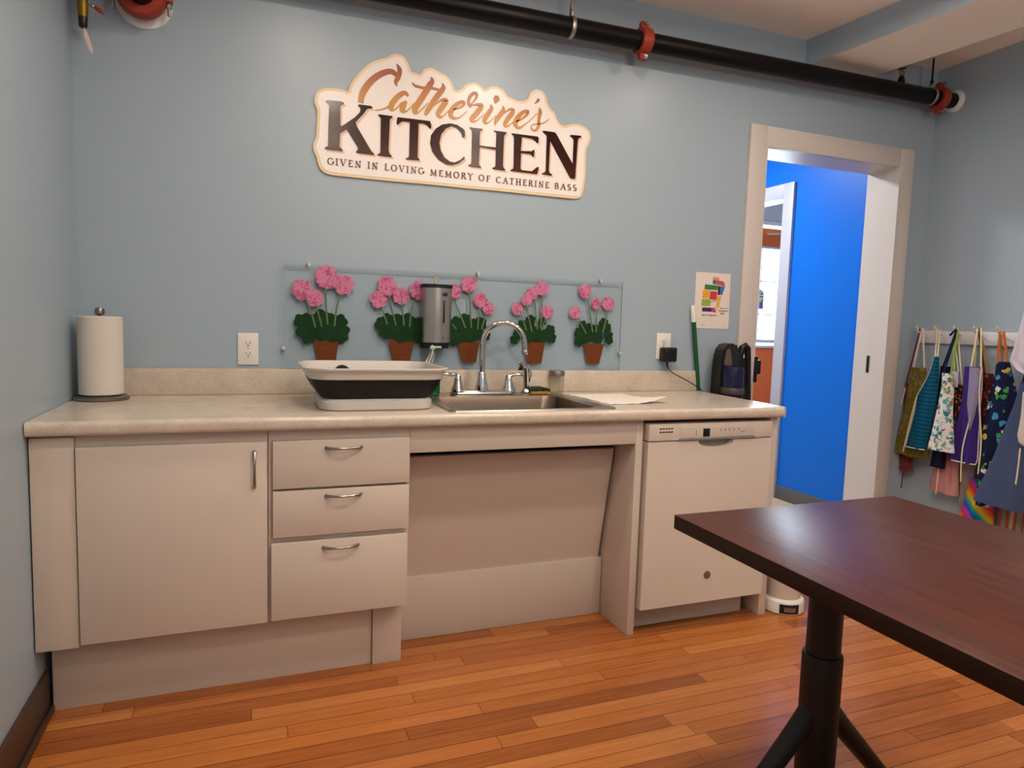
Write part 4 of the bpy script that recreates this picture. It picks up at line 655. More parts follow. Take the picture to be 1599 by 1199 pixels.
# ---------------------------------------------------------------- wall sign
sg_o = (1.34, 0.0, 1.70); sn = thing('wall_sign', 'die-cut cream and tan name sign with brown lettering high on the back wall', 'sign', sg_o)
M_sface = mat('sign_face', 'f1eae5', 0.17, spec=0.5, bump=0.5, bscale=140)
M_srim = mat('sign_rim', 'e8d0a8', 0.35, bump=0.25, bscale=180)
M_brown = zgrad_mat('sign_brown_ink', 0.05, 0.28, [(0.0, '4a2016'), (0.6, '33120c'), (1.0, '2a0e0a')], 0.18, 0.28)
M_gold = zgrad_mat('sign_gold_ink', 0.27, 0.45, [(0.0, 'c9903f'), (0.35, 'c0803a'), (0.7, 'a85e33'), (1.0, '984a32')], 0.35)
M_tan = mat('sign_tan_ink', 'e3bc9e', 0.35)
def smooth_closed(p, it=1):
    for _ in range(it):
        q = []
        for i in range(len(p)):
            a, b = p[i], p[(i + 1) % len(p)]; q += [(a[0] * .75 + b[0] * .25, a[1] * .75 + b[1] * .25), (a[0] * .25 + b[0] * .75, a[1] * .25 + b[1] * .75)]
        p = q
    return p
def inset(p, d):
    n = len(p); A = sum(p[i][0] * p[(i + 1) % n][1] - p[(i + 1) % n][0] * p[i][1] for i in range(n)); s = 1 if A > 0 else -1; out = []
    for i in range(n):
        a, b = p[i - 1], p[(i + 1) % n]; dx, dz = b[0] - a[0], b[1] - a[1]; L = math.hypot(dx, dz) or 1
        out.append((p[i][0] - s * dz / L * d, p[i][1] + s * dx / L * d))
    return out
outl = smooth_closed(BOARD, 2)
MB().prism(outl, 'y', -0.010, -0.0005).build('board', M_srim, sn)
MB().prism(inset(smooth_closed(BOARD, 1), 0.0105), 'y', -0.0112, -0.0101).build('face', M_sface, sn)
for ch in ('K', 'I', 'T', 'C', 'H', 'E', 'N'):
    p = LETTERS[ch]; p2 = [(x + 0.0075, z - 0.007) for x, z in p]
    l_ = MB().prism(p, 'y', -0.0138, -0.0117).build('letter', M_brown, sn)
    MB().prism(p2, 'y', -0.0116, -0.0110).build('drop_shadow', M_tan, l_)
t = MB()
for s_ in STROKES: ribbon_y(t, s_, -0.0135, -0.0112)
t.build('script_lettering', M_gold, sn)
# small serif capitals, drawn as thick and thin strokes in a unit box
GL = {'G': (.78, [('a', .42, .5, .36, .48, 45, 325), ('l', .76, .12, .76, .45, 1), ('s', .76, .45)]), 'I': (.30, [('l', .15, 0, .15, 1, 1), ('s', .15, 0), ('s', .15, 1)]),
 'V': (.76, [('l', .08, 1, .39, 0, 1), ('l', .70, 1, .39, 0, .5), ('s', .08, 1), ('s', .70, 1)]), 'E': (.60, [('l', .15, 0, .15, 1, 1), ('l', .1, .97, .54, .97, .5), ('l', .15, .52, .45, .52, .5), ('l', .1, .03, .58, .03, .5), ('l', .54, .8, .54, 1, .5), ('l', .58, 0, .58, .2, .5)]),
 'N': (.80, [('l', .14, 0, .14, 1, .5), ('l', .12, 1, .68, 0, 1), ('l', .68, 0, .68, 1, .5), ('s', .14, 0), ('s', .68, 1)]), 'L': (.58, [('l', .15, 0, .15, 1, 1), ('l', .1, .03, .56, .03, .5), ('l', .55, 0, .55, .22, .5), ('s', .15, 1)]),
 'O': (.84, [('a', .42, .5, .36, .48, 0, 360)]), 'M': (.96, [('l', .14, 0, .16, 1, .5), ('l', .16, 1, .48, .1, 1), ('l', .80, 1, .48, .1, .5), ('l', .82, 0, .80, 1, 1), ('s', .14, 0), ('s', .82, 0)]),
 'R': (.72, [('l', .15, 0, .15, 1, 1), ('a', .32, .75, .22, .23, -90, 90), ('l', .12, .97, .32, .97, .5), ('l', .15, .52, .32, .52, .5), ('l', .34, .52, .66, 0, 1), ('s', .15, 0), ('s', .66, 0)]),
 'Y': (.72, [('l', .06, 1, .36, .48, 1), ('l', .66, 1, .36, .48, .5), ('l', .36, 0, .36, .5, 1), ('s', .06, 1), ('s', .66, 1), ('s', .36, 0)]), 'F': (.56, [('l', .15, 0, .15, 1, 1), ('l', .1, .97, .53, .97, .5), ('l', .15, .52, .44, .52, .5), ('l', .53, .78, .53, 1, .5), ('s', .15, 0)]),
 'C': (.76, [('a', .42, .5, .36, .48, 45, 315)]), 'A': (.76, [('l', .39, 1, .08, 0, .5), ('l', .39, 1, .70, 0, 1), ('l', .2, .35, .58, .35, .5), ('s', .08, 0), ('s', .70, 0)]),
 'T': (.66, [('l', .33, 0, .33, 1, 1), ('l', .04, .97, .62, .97, .5), ('l', .05, .8, .05, 1, .5), ('l', .61, .8, .61, 1, .5), ('s', .33, 0)]),
 'H': (.82, [('l', .15, 0, .15, 1, 1), ('l', .67, 0, .67, 1, 1), ('l', .15, .52, .67, .52, .5), ('s', .15, 0), ('s', .15, 1), ('s', .67, 0), ('s', .67, 1)]),
 'B': (.66, [('l', .15, 0, .15, 1, 1), ('a', .32, .75, .2, .23, -90, 90), ('a', .34, .27, .24, .25, -90, 90), ('l', .1, .97, .32, .97, .5), ('l', .15, .52, .34, .52, .5), ('l', .1, .03, .34, .03, .5)]),
 'S': (.56, [('a', .28, .74, .20, .24, 40, 270), ('a', .28, .26, .22, .24, -140, 90)])}
def bar(mb, P, Q, w):
    ribbon_y(mb, [(P[0], P[1], w), (Q[0], Q[1], w)], -0.0132, -0.0113)
for word, (wx0, wz0), (wx1, wz1) in WORDS:
    h = 0.0245; gap = .30; tot = sum(GL[c][0] for c in word) + gap * (len(word) - 1); k = (wx1 - wx0) / tot; thick = 0.0043
    x = wx0; t = MB()
    for c in word:
        W_, parts = GL[c]; zb = wz0 + (wz1 - wz0) * (x - wx0) / (wx1 - wx0)
        f = lambda u, v: (x + u * k, zb + v * h)
        for p in parts:
            if p[0] == 'l': bar(t, f(p[1], p[2]), f(p[3], p[4]), thick * (1 if p[5] == 1 else .5))
            elif p[0] == 's': a = f(p[1], p[2]); bar(t, (a[0] - .0048, a[1]), (a[0] + .0048, a[1]), .0018)
            else:
                pts = []
                for i in range(15):
                    a = math.radians(p[5] + (p[6] - p[5]) * i / 14); q = f(p[1] + p[3] * math.cos(a), p[2] + p[4] * math.sin(a)); pts.append((q[0], q[1], thick * (.45 + .6 * abs(math.cos(a)))))
                ribbon_y(t, pts, -0.0132, -0.0113)
        x += (W_ + gap) * k
    t.build('small_word', mat('sign_small_ink', '6a4030', 0.4), sn)
# ---------------------------------------------------------------- sprinkler pipe under the ceiling
py_ = -0.105; pz = lambda x: 2.361 + 0.0118 * x; PR = 0.039
pp = thing('sprinkler_pipe', 'long black sprinkler pipe running below the ceiling along the back wall', 'pipe', (2.0, py_, pz(2.0)))
MB().tube([(0.02, py_, pz(0.02)), (1.0, py_, pz(1)), (2.1, py_, pz(2.1)), (3.0, py_, pz(3)), (XR - 0.001, py_, pz(XR))], PR, 28).build('pipe', M_pipe, pp)
def coupling(x):
    t = MB(); z = pz(x)
    t.lathe([(PR + .001, -.024), (PR + .014, -.024), (PR + .018, -.012), (PR + .018, .012), (PR + .014, .024), (PR + .001, .024)], (x, py_, z), axis='x', seg=32)
    for s in (1, -1): t.box(x - .018, x + .018, py_ - .014, py_ + .014, z + s * (PR + .010), z + s * (PR + .040), 0.005)
    c = t.build('pipe_coupling', M_red, pp)
    for s in (1, -1): MB().tube([(x, py_ - .034, z + s * (PR + .030)), (x, py_ + .030, z + s * (PR + .030))], .005, 10).lathe([(.0095, 0), (.0095, .009)], (x, py_ - .024, z + s * (PR + .030)), axis='y', seg=6).build('bolt', M_galv, c)
coupling(2.135); coupling(3.935)
def hanger(x):
    z = pz(x); t = MB()
    t.tube([(x, py_ + (PR + .003) * math.sin(a), z + (PR + .003) * math.cos(a)) for a in [2 * math.pi * i / 28 for i in range(29)]], .009, 8, flat=.28, up=(0, 0, 1))
    t.tube([(x, py_ - .010, z + PR + .003), (x, py_ - .012, z + PR + .02), (x, py_, z + PR + .034)], .0045, 8).tube([(x, py_ + .010, z + PR + .003), (x, py_ + .012, z + PR + .02), (x, py_, z + PR + .034)], .0045, 8)
    h = t.build('hanger_ring', M_galv, pp)
    MB().tube([(x, py_, z + PR + .022), (x, py_, ZC - .001 if not 3.165 < x < 3.545 else 2.474)], .0048, 10).lathe([(.009, 0), (.009, .012)], (x, py_, z + PR + .030), seg=6).build('hanger_rod', M_pipe if x > 3 else M_galv, h)
hanger(1.790); hanger(3.872)
t = MB(); x = 3.655; z = pz(x) + PR - .004
t.lathe([(.017, 0), (.017, .022), (.013, .026), (.013, .034)], (x, py_, z), seg=18); t.build('sprinkler_boss', M_pipe, pp)
t = MB(); z += .034; t.lathe([(.009, 0), (.007, .01)], (x, py_, z), seg=12).tube([(x - .008, py_, z + .006), (x - .017, py_, z + .022), (x - .006, py_, z + .040)], .0026, 8).tube([(x + .008, py_, z + .006), (x + .017, py_, z + .022), (x + .006, py_, z + .040)], .0026, 8)
t.lathe([(.004, .036), (.021, .040), (.021, .0415), (.003, .043)], (x, py_, z), seg=18).tube([(x, py_, z + .008), (x, py_, z + .037)], .002, 8); t.build('sprinkler_head', M_brass, pp)
MB().lathe([(PR + .001, .0005), (PR + .019, .0005), (PR + .018, .006), (PR + .004, .020), (PR + .001, .020)], (XR, py_, pz(XR)), axis='x', seg=36).build('escutcheon', M_white, pp).rotation_euler = (0, 0, 0)
# flip the wall plate so that it stands proud of the wall
for c in pp.children:
    if c.name.startswith('escutcheon'):
        for v in c.data.vertices: v.co.x = 2 * (XR - pp.location.x) - v.co.x
        c.data.flip_normals()

# branch stub coming out of the back wall at upper left
bs = thing('pipe_branch', 'red coupled pipe stub with white wall plate high in the left corner', 'pipe', (0.218, -0.0, 2.222))
MB().lathe([(.052, .0005), (.089, .0005), (.087, .010), (.060, .024), (.050, .024)], (0.218, 0, 2.222), axis='y', seg=40).build('escutcheon', M_white, bs)
for c in bs.children:
    for v in c.data.vertices: v.co.y = -v.co.y
    c.data.flip_normals()
MB().tube([(0.218, -0.002, 2.222), (0.218, -0.10, 2.222), (0.218, -0.17, 2.226), (0.218, -0.20, 2.245), (0.218, -0.212, 2.29), (0.218, -0.213, 2.598)], 0.044, 24).build('pipe', M_pipe, bs)
t = MB(); t.lathe([(.045, 0), (.070, 0), (.077, .010), (.077, .040), (.072, .05), (.045, .05)], (0.218, -0.095, 2.222), axis='y', seg=36)
for s in (1, -1): t.box(0.218 + s * .068, 0.218 + s * .096, -0.086, -0.054, 2.206, 2.238, 0.005)
c = t.build('pipe_coupling', M_red, bs)
for s in (1, -1): MB().tube([(0.218 + s * .084, -0.07, 2.165), (0.218 + s * .084, -0.07, 2.262)], .0055, 10).lathe([(.010, 0), (.010, .010)], (0.218 + s * .084, -0.07, 2.19), seg=6).build('bolt', M_galv, c)
# drain valve with tag
vl = thing('drain_valve', 'small aged brass drain valve with black tip hanging high in the left corner', 'valve', (0.064, -0.15, 2.20))
MB().lathe([(.008, -.13), (.0135, -.125), (.0155, -.10), (.0155, -.03), (.012, 0.0), (.012, .088)], (0.064, -0.15, 2.209), seg=20).build('valve_body', M_brass, vl)
MB().lathe([(.009, -.155), (.0125, -.150), (.0140, -.125), (.0135, -.112)], (0.064, -0.15, 2.209), seg=20).build('black_tip', M_black, vl)
t = MB(); t.tube([(0.074, -0.15, 2.135), (0.09, -0.152, 2.128), (0.102, -0.154, 2.123)], .004, 8).sphere((0.093, -0.152, 2.1265), .007); t.build('lever_stem', M_galv, vl)
MB().tube([(0.100, -0.153, 2.124), (0.112, -0.155, 2.116), (0.122, -0.156, 2.106)], [.006, .0075, .004], 10).build('red_lever', M_red, vl)
tg = thing('inspection_tag', 'pale pink paper tag hanging edge-on from the drain valve', 'tag', (0.073, -0.152, 2.02))
t = MB(); t.prism([(0.066, 2.062), (0.078, 2.035), (0.090, 1.992), (0.089, 1.978), (0.079, 1.990), (0.066, 2.030)], 'y', -0.1535, -0.1515); t.build('tag_card', mat('tag_pink', 'dcbcb4', 0.8), tg)
MB().tube([(0.068, -0.1525, 2.056), (0.065, -0.152, 2.07), (0.064, -0.150, 2.082)], .0013, 6).build('tag_string', M_whitepl, tg)

for o in (vl, tg): o.location += Vector((-0.009, 0.045, 0.017))

# ---------------------------------------------------------------- poster
po = thing('map_poster', 'white paper with a coloured block floor map taped beside the doorway', 'poster', (2.65, 0, 1.30))
def pq(u, v):   # position on the paper, u across, v up, both 0..1
    return (2.546 + .203 * u + .006 * v * 0 + .004 * (1 - v), 1.166 + .269 * v)
MB().prism([pq(0, 0), pq(1, 0), pq(1, 1), pq(0, 1)], 'y', -0.0022, -0.0006).build('paper', mat('poster_paper', 'e3d8d0', 0.6), po)
def zq(x, y): return pq((x - 175) / 600, 1 - (y - 110) / 970)
shapes = [('d98b62', [(470, 180), (578, 185), (575, 240), (468, 235)]), ('2f6ba8', [(468, 232), (525, 235), (522, 305), (466, 300)]), ('c2504e', [(528, 238), (640, 242), (672, 275), (680, 330), (530, 308)]), ('3d7a3c', [(335, 315), (560, 322), (555, 405), (328, 400)]),
          ('23203a', [(565, 330), (600, 332), (590, 490), (558, 488)]), ('3a76b4', [(603, 330), (682, 335), (640, 485), (592, 480)]), ('e0a53a', [(305, 410), (425, 410), (418, 560), (295, 555)]), ('c23a44', [(430, 428), (548, 428), (545, 572), (424, 568)]),
          ('8fae4a', [(290, 570), (445, 570), (440, 690), (285, 685)]), ('e3a93c', [(555, 500), (635, 505), (600, 610), (598, 705), (545, 700)]), ('3c2063', [(305, 715), (460, 715), (470, 785), (303, 783)]), ('c2364f', [(460, 712), (515, 715), (550, 795), (475, 787)]), ('b9b3a8', [(468, 575), (545, 575), (545, 605), (475, 605)])]
for i, (c, p) in enumerate(shapes):
    MB().prism([zq(*q) for q in p], 'y', -0.0030, -0.0021).build('map_block', mat('map_' + c, c, 0.6), po)
t = MB(); rr = random.Random(5)
def scribble(x0, x1, y, hgt):
    x = x0
    while x < x1:
        wv = 5 + rr.random() * 7; a = zq(x, y + rr.random() * hgt * .5); b = zq(min(x + wv, x1), y - hgt * (.5 + rr.random() * .5)); t.prism([(a[0], a[1]), (b[0], a[1]), (b[0], b[1]), (a[0], b[1])], 'y', -0.0029, -0.0021); x += wv + 5 + (10 if rr.random() < .15 else 0)
scribble(308, 580, 852, 22); scribble(612, 745, 718, 16); scribble(605, 748, 768, 16); scribble(622, 692, 812, 18); scribble(300, 370, 1022, 6); scribble(675, 705, 1028, 6)
scribble(355, 530, 365, 16); scribble(335, 395, 485, 14); scribble(460, 520, 480, 14); scribble(335, 390, 630, 16)
for a, b in (((520, 700), (600, 760)), ((440, 620), (480, 600))):
    p, q = zq(*a), zq(*b); ribbon_y(t, [(p[0], p[1], .0012), (q[0], q[1], .0012)], -0.0029, -0.0021)
t.build('captions', mat('caption_ink', '3a332e', 0.6), po)

# ---------------------------------------------------------------- broom, vacuum, bin beside the counter end
br = thing('broom', 'green broom handle with white tip leaning on the wall at the counter end', 'broom', (2.63, -0.05, 0.0))
b0, b1 = Vector((2.682, -0.031, 0.13)), Vector((2.5265, -0.016, 1.275)); bl = lambda u: b0.lerp(b1, u)
MB().tube([bl(0), bl(.3), bl(.6), bl(.94)], .0105, 14).build('handle', mat('broom_green', '12512c', 0.3, var=.1), br)
MB().tube([bl(.93), bl(.95), bl(.99), bl(1.0)], [.0118, .0122, .0118, .007], 14).build('handle_tip', M_whitepl, br)
t = MB(); t.box(2.625, 2.745, -0.050, -0.012, 0.10, 0.15, 0.01); t.build('broom_head', mat('broom_head_green', '1b5c34', 0.4), br)
t = MB(); rb = random.Random(2)
for i in range(16):
    for j in range(3):
        x = 2.63 + i * .0073; y = -0.045 + j * .013; t.tube([(x, y, .105), (x + (x - 2.685) * .12, y, .002)], .0022, 5)
br_b = t.build('bristles', mat('bristle_black', '1c1c1c', 0.8), br)

va = thing('vacuum_cleaner', 'black upright vacuum with dark blue bin standing between counter and doorway', 'vacuum cleaner', (2.70, -0.15, 0.0))
vo = [(2.622, 0.30), (2.621, 0.80), (2.625, 1.00), (2.632, 1.055), (2.648, 1.088), (2.668, 1.100), (2.700, 1.098), (2.722, 1.085), (2.730, 1.05), (2.735, 0.30)]
MB().prism(vo, 'y', -0.135, -0.05, bev=.010).build('body', mat('vac_grey', '1f1d1d', 0.35), va)
MB().prism([(2.630, 1.000), (2.640, 1.068), (2.660, 1.076), (2.668, 1.04), (2.676, 0.995), (2.655, 0.985)], 'y', -0.146, -0.136, bev=.003).build('latch_plate', mat('vac_plate', '5b5450', 0.4), va)
t = MB(); t.lathe([(.046, 0.0), (.050, .01), (.050, .14), (.047, .155), (.03, .16)], (2.678, -0.150, 0.835), seg=28); t.build('dust_bin', M_navy, va)
t = MB(); t.lathe([(.053, 0), (.055, .006), (.055, .024), (.052, .03)], (2.678, -0.150, 0.862), seg=28); t.build('bin_band', mat('vac_band', '4c433e', 0.35), va)
MB().lathe([(.05, 0), (.056, .02), (.054, .05), (.05, .06)], (2.678, -0.150, 0.77), seg=28).build('filter_base', mat('vac_plum', '3a2f45', 0.35), va)
t = MB(); t.tube([(2.738, -0.085, 0.30), (2.740, -0.10, 0.60), (2.742, -0.11, 0.90), (2.742, -0.115, 1.04), (2.750, -0.118, 1.082), (2.764, -0.12, 1.090), (2.778, -0.12, 1.078), (2.786, -0.118, 1.03), (2.797, -0.112, 0.93), (2.812, -0.105, 0.80), (2.815, -0.095, 0.60), (2.800, -0.09, 0.36)], [.012, .014, .015, .015, .016, .016, .016, .015, .015, .015, .014, .012], 14)
t.build('handle', M_black, va)
MB().prism([(2.742, 0.70), (2.808, 0.70), (2.796, 0.86), (2.786, 0.99), (2.772, 1.03), (2.762, 0.99), (2.768, 0.90), (2.762, 0.87), (2.742, 0.86)], 'y', -0.117, -0.093, bev=.004).build('hose_cover', M_black, va)
MB().box(2.742, 2.782, -0.12, -0.10, 0.955, 1.03, 0.006).build('cord_hook', M_black, va)
t = MB(); t.box(2.60, 2.86, -0.265, -0.06, 0.004, 0.085, 0.02, 3).box(2.62, 2.74, -0.17, -0.05, 0.08, 0.32, 0.02, 3); t.build('floor_head', mat('vac_head', '1d1c1e', 0.4), va)

tb_ = thing('step_bin', 'small white plastic step bin on the floor beside the end panel', 'waste bin', (2.650, -0.582, 0.0))
bcx, bcy = 2.650, -0.582
MB().lathe([(.068, .050), (.070, .055), (.079, .285), (.080, .295), (.076, .296)], (bcx, bcy, 0), seg=40).build('bin_body', mat('bin_white', 'd6cabd', 0.4), tb_)
base = MB(); base.lathe([(.084, .001), (.088, .006), (.088, .040), (.084, .052), (.070, .060)], (bcx, bcy, 0), seg=48); base = base.build('base_ring', M_whitepl, tb_)
ang = math.radians(247)
def pol(r, a, z): return (bcx + r * math.cos(a), bcy + r * math.sin(a), z)
def arcpatch(r0, r1, a0, a1, z0, z1, n=10):
    mb = MB(); rings = [[pol(r0, a0 + (a1 - a0) * i / n, z0), pol(r1, a0 + (a1 - a0) * i / n, z0), pol(r1, a0 + (a1 - a0) * i / n, z1), pol(r0, a0 + (a1 - a0) * i / n, z1)] for i in range(n + 1)]
    mb.loft(rings); return mb
arcpatch(.080, .0888, ang - .46, ang + .46, .008, .046).build('pedal_slot', M_dark, base)
arcpatch(.084, .094, ang - .25, ang + .25, .018, .036).build('pedal', mat('pedal_steel', 'a39a8e', 0.35, 1.0), tb_)
t = MB(); t.lathe([(.082, .296), (.083, .302), (.078, .318), (.05, .330), (.002, .333)], (bcx, bcy, 0), seg=40); t.build('lid', M_whitepl, tb_)

# ---------------------------------------------------------------- table in the foreground
def table_mat():
    k = NT('dark_oak_veneer'); mp = k.coords((22, 1.1, 22))
    nz = k.n('ShaderNodeTexNoise', i_Scale=3.2, i_Detail=7.0, i_Roughness=0.65, i_Distortion=1.0); k.l(mp, 'Vector', nz, 'Vector')
    r = k.ramp([(0.30, '34170d'), (0.5, '4b2316'), (0.72, '5c2f1d')]); k.l(nz, 'Fac', r, 'Fac'); k.l(r, 'Color', k.b, 'Base Color')
    k.b.inputs['Roughness'].default_value = 0.36; k.b.inputs['Specular IOR Level'].default_value = 0.20
    bp = k.n('ShaderNodeBump', i_Strength=0.15, i_Distance=0.001); k.l(nz, 'Fac', bp, 'Height'); k.l(bp, 'Normal', k.b, 'Normal')
    return k.m
M_frame = mat('table_black_metal', '120e0d', 0.5, var=.1)
ta = thing('desk', 'dark brown wood veneer table on black column legs in the right foreground', 'table', (1.834, -2.15, 0.0))
ty0, ty1 = -2.95, -1.436; tx0, tx1 = 1.483, 2.180; TZ = 0.73
t = MB().box(tx0, tx1, ty0, ty1, TZ - 0.033, TZ, 0.0012)
for f in t.bm.faces:
    if f.normal.z < 0.5: f.material_index = 1
t.build('tabletop', [table_mat(), mat('dark_edge_band', '24130c', 0.45, spec=0.25, var=.3, scale=30, stretch=(1, .2, 12))], ta)
MB().box(tx0 + 0.25, tx1 - 0.25, ty0 + 0.25, ty1 - 0.05, TZ - 0.058, TZ - 0.0335, 0.002).build('underframe', M_frame, ta)
for cyy in (-1.550, -2.78):
    cxx = 1.850
    l_ = MB().lathe([(.0395, .36), (.0395, TZ - .0585)], (cxx, cyy, 0), seg=36).build('column', M_frame, ta)
    MB().lathe([(.0415, .075), (.0455, .085), (.0465, .388), (.0445, .394), (.0395, .395)], (cxx, cyy, 0), seg=36).build('column_sleeve', M_frame, l_)
    for s in (1, -1):
        MB().tube([(cxx + s * .015, cyy, .265), (cxx + s * .075, cyy, .195), (cxx + s * .24, cyy, .020)], [.026, .025, .021], 16).lathe([(.022, .001), (.024, .004), (.022, .018)], (cxx + s * .237, cyy, 0), seg=20).build('foot', M_frame, l_)

# ---------------------------------------------------------------- peg rack and aprons on the right wall
rk = thing('peg_rack', 'white wooden peg rack on the right wall holding the aprons', 'peg rack', (XR, -0.45, 1.16))
MB().box(4.030, XR - 0.0005, -0.95, -0.030, 1.124, 1.192, 0.003).build('board', M_white, rk)
hk = [y for y, z in HOOKS] + [-0.60, -0.71, -0.82]
for y in hk:
    MB().tube([(4.032, y, 1.172), (4.005, y, 1.178), (3.985, y, 1.190), (3.975, y, 1.212)], [.006, .005, .0042, .0045], 12).sphere((3.975, y, 1.214), .0058).build('peg', mat('peg_cream', 'e0d2bd', 0.4), rk)

def lerp_rows(rows, n):
    out = []
    zs = [r[2] for r in rows]; L = [0]
    for a, b in zip(rows, rows[1:]): L.append(L[-1] + math.hypot(b[2] - a[2], (b[0] - a[0])) + 1e-4)
    for i in range(n):
        s = L[-1] * i / (n - 1); k = 0
        while k < len(L) - 2 and L[k + 1] < s: k += 1
        u = (s - L[k]) / (L[k + 1] - L[k]); u = max(0, min(1, u)); out.append(tuple(a + (b - a) * u for a, b in zip(rows[k], rows[k + 1])))
    return out
def cloth_mesh(rows, X, folds, amp, seed, thick=0.004, nx=26, ny=30, hem=0.0, puff=0.012):
    """hanging cloth: a folded sheet with real thickness; X is its distance plane"""
    t = bmesh.new(); R = lerp_rows(rows, ny); rr = random.Random(seed); ph = rr.random() * 6
    F, B = [], []
    for j, (yl, yr, z) in enumerate(R):
        v = j / (ny - 1); f, b = [], []
        for i in range(nx):
            u = i / (nx - 1); y = yl + (yr - yl) * u
            sway = amp * (0.35 + 0.65 * v) * (math.sin(folds * 2 * math.pi * u + ph + 1.1 * v) + 0.45 * math.sin(folds * 4.7 * math.pi * u + ph * 2 - 2 * v))
            edge = math.sin(math.pi * u) ** 0.5
            x = X - puff * edge - sway; zz = z + hem * math.sin(folds * 2 * math.pi * u + ph) * v * v
            f.append(t.verts.new((x - thick / 2, y, zz))); b.append(t.verts.new((x + thick / 2, y, zz)))
        F.append(f); B.append(b)
    for j in range(ny - 1):
        for i in range(nx - 1):
            t.faces.new((F[j][i], F[j][i + 1], F[j + 1][i + 1], F[j + 1][i])); t.faces.new((B[j][i], B[j + 1][i], B[j + 1][i + 1], B[j][i + 1]))
    for j in range(ny - 1):
        t.faces.new((F[j][0], F[j + 1][0], B[j + 1][0], B[j][0])); t.faces.new((F[j][-1], B[j][-1], B[j + 1][-1], F[j + 1][-1]))
    for i in range(nx - 1):
        t.faces.new((F[0][i], B[0][i], B[0][i + 1], F[0][i + 1])); t.faces.new((F[-1][i], F[-1][i + 1], B[-1][i + 1], B[-1][i]))
    bmesh.ops.recalc_face_normals(t, faces=t.faces[:]); return t
CREAM = mat('tie_cream', 'd8cba4', 0.9, spec=.1); PALE = mat('tie_pale', 'd4c3bd', 0.9, spec=.1)
def tie(key, i, m, name, root, w=.0045):
    A = APRONS[key]; p = [(A['x'] - (q[2] + .006), q[0], q[1]) for q in A['t'][i]]
    P = [Vector(q) for q in p]
    if len(P) > 2:
        Q = []
        for k in range(len(P) - 1):
            p0, p1, p2, p3 = P[max(k - 1, 0)], P[k], P[k + 1], P[min(k + 2, len(P) - 1)]
            for s in range(5):
                tt = s / 5; Q.append(0.5 * (2 * p1 + (p2 - p0) * tt + (2 * p0 - 5 * p1 + 4 * p2 - p3) * tt * tt + (3 * p1 - p0 - 3 * p2 + p3) * tt ** 3))
        Q.append(P[-1]); P = Q
    MB().tube(P, w, 8, flat=.35, up=(1, 0, 0)).build(name, m, root)
def apron(key, m, label, folds=1.5, amp=.006, straps=(), ties=(), hem=0.0, nx=26, puff=.012, w=.0045):
    A = APRONS[key]; top = A['rows'][0]
    root = thing('apron', label, 'apron', (A['x'], (top[0] + top[1]) / 2, top[2]), 'aprons hanging on the peg rack')
    MB().add(cloth_mesh(A['rows'], A['x'], folds, amp, len(key) * 7 + ord(key[0]), hem=hem, nx=nx, puff=puff)).build('apron_panel', m, root, angle=80)
    for i, mm in straps: tie(key, i, mm, 'neck_strap', root, w)
    for i, mm in ties: tie(key, i, mm, 'waist_tie', root, .0036)
    return root
def edging(key, root, side, m, r0=0, r1=None, hem=False):
    A = APRONS[key]; rows = A['rows']; X = A['x']
    P = [(X - .004, q[0 if side == 'l' else 1], q[2]) for q in rows[r0:r1]]
    MB().tube(P, .0032, 6).build('binding', m, root)
    if hem:
        a, b, z = rows[-1]; MB().tube([(X - .006 - .012 * math.sin(math.pi * u / 6) ** .5, a + (b - a) * u / 6, z + .002) for u in range(7)], .0034, 6).build('hem', m, root)
RED_D = mat('tie_dark_red', '5c1c22', 0.9, spec=.1); NAVY_T = mat('tie_navy', '1a2038', 0.9, spec=.1); GREEN_T = mat('tie_green', '7d9a38', 0.9, spec=.1); BROWN_T = mat('tie_olive', '8a7434', 0.9, spec=.1); ORANGE_T = mat('tie_orange', 'b5652c', 0.9, spec=.1)
apron('brick', patch_mat('cotton_brick', '6a3230', ['7d4440', '5a2a2c', '8c5a50'], 60), 'brick red patterned apron hanging behind the olive one, nearest the corner', 1.0, .004, [(0, RED_D)], [(1, RED_D), (2, PALE)])
apron('olive', patch_mat('cotton_olive', '66602a', ['7c7634', '4e5622', '866c34', '5e5b28', '7a5c32'], 62, .5), 'olive green floral apron with pale straps, on the first peg from the corner', 1.3, .006, [(0, PALE), (1, PALE)], [], hem=.004, w=.006)
te_ = apron('teal', stripe_mat('cotton_teal', [(0.3, '0b5878'), (0.7, '07425c')], 15, 'Z'), 'teal apron with darker stripes and cream ties, on the second peg from the corner', 1.0, .006, [(0, CREAM), (1, CREAM)], [(2, CREAM)])
edging('teal', te_, 'l', mat('binding_pale', 'b9c4b4', 0.9, spec=.1), hem=True)
apron('tropic', patch_mat('cotton_tropic', 'd9d6d2', ['3f8f8d', '2f6f73', '5f9a98', '5f9a98', '8c2c38', 'd9d6d2', '4c8580', '6fa5a0', 'd99a3a', '3a7f80'], 48, .5, noise=.8), 'white apron printed with teal leaves and red birds, on the third peg from the corner', 1.0, .004, [(0, GREEN_T), (1, NAVY_T)], w=.0055)
apron('navyblack', mat('cotton_navy', '191a2a', 0.9, spec=.1, var=.2), 'black navy apron mostly hidden behind the white leaf-printed one', 1.0, .004, [(0, NAVY_T), (1, NAVY_T)], w=.006)
apron('redflor', patch_mat('cotton_redfloral', '2a1416', ['6e1f22', '8a3028', '9a7a30', '40181a', '8a6a2c'], 60, .45), 'dark red and mustard floral apron squeezed left of the purple one', 1.0, .004, [(0, GREEN_T), (1, CREAM)], w=.004)
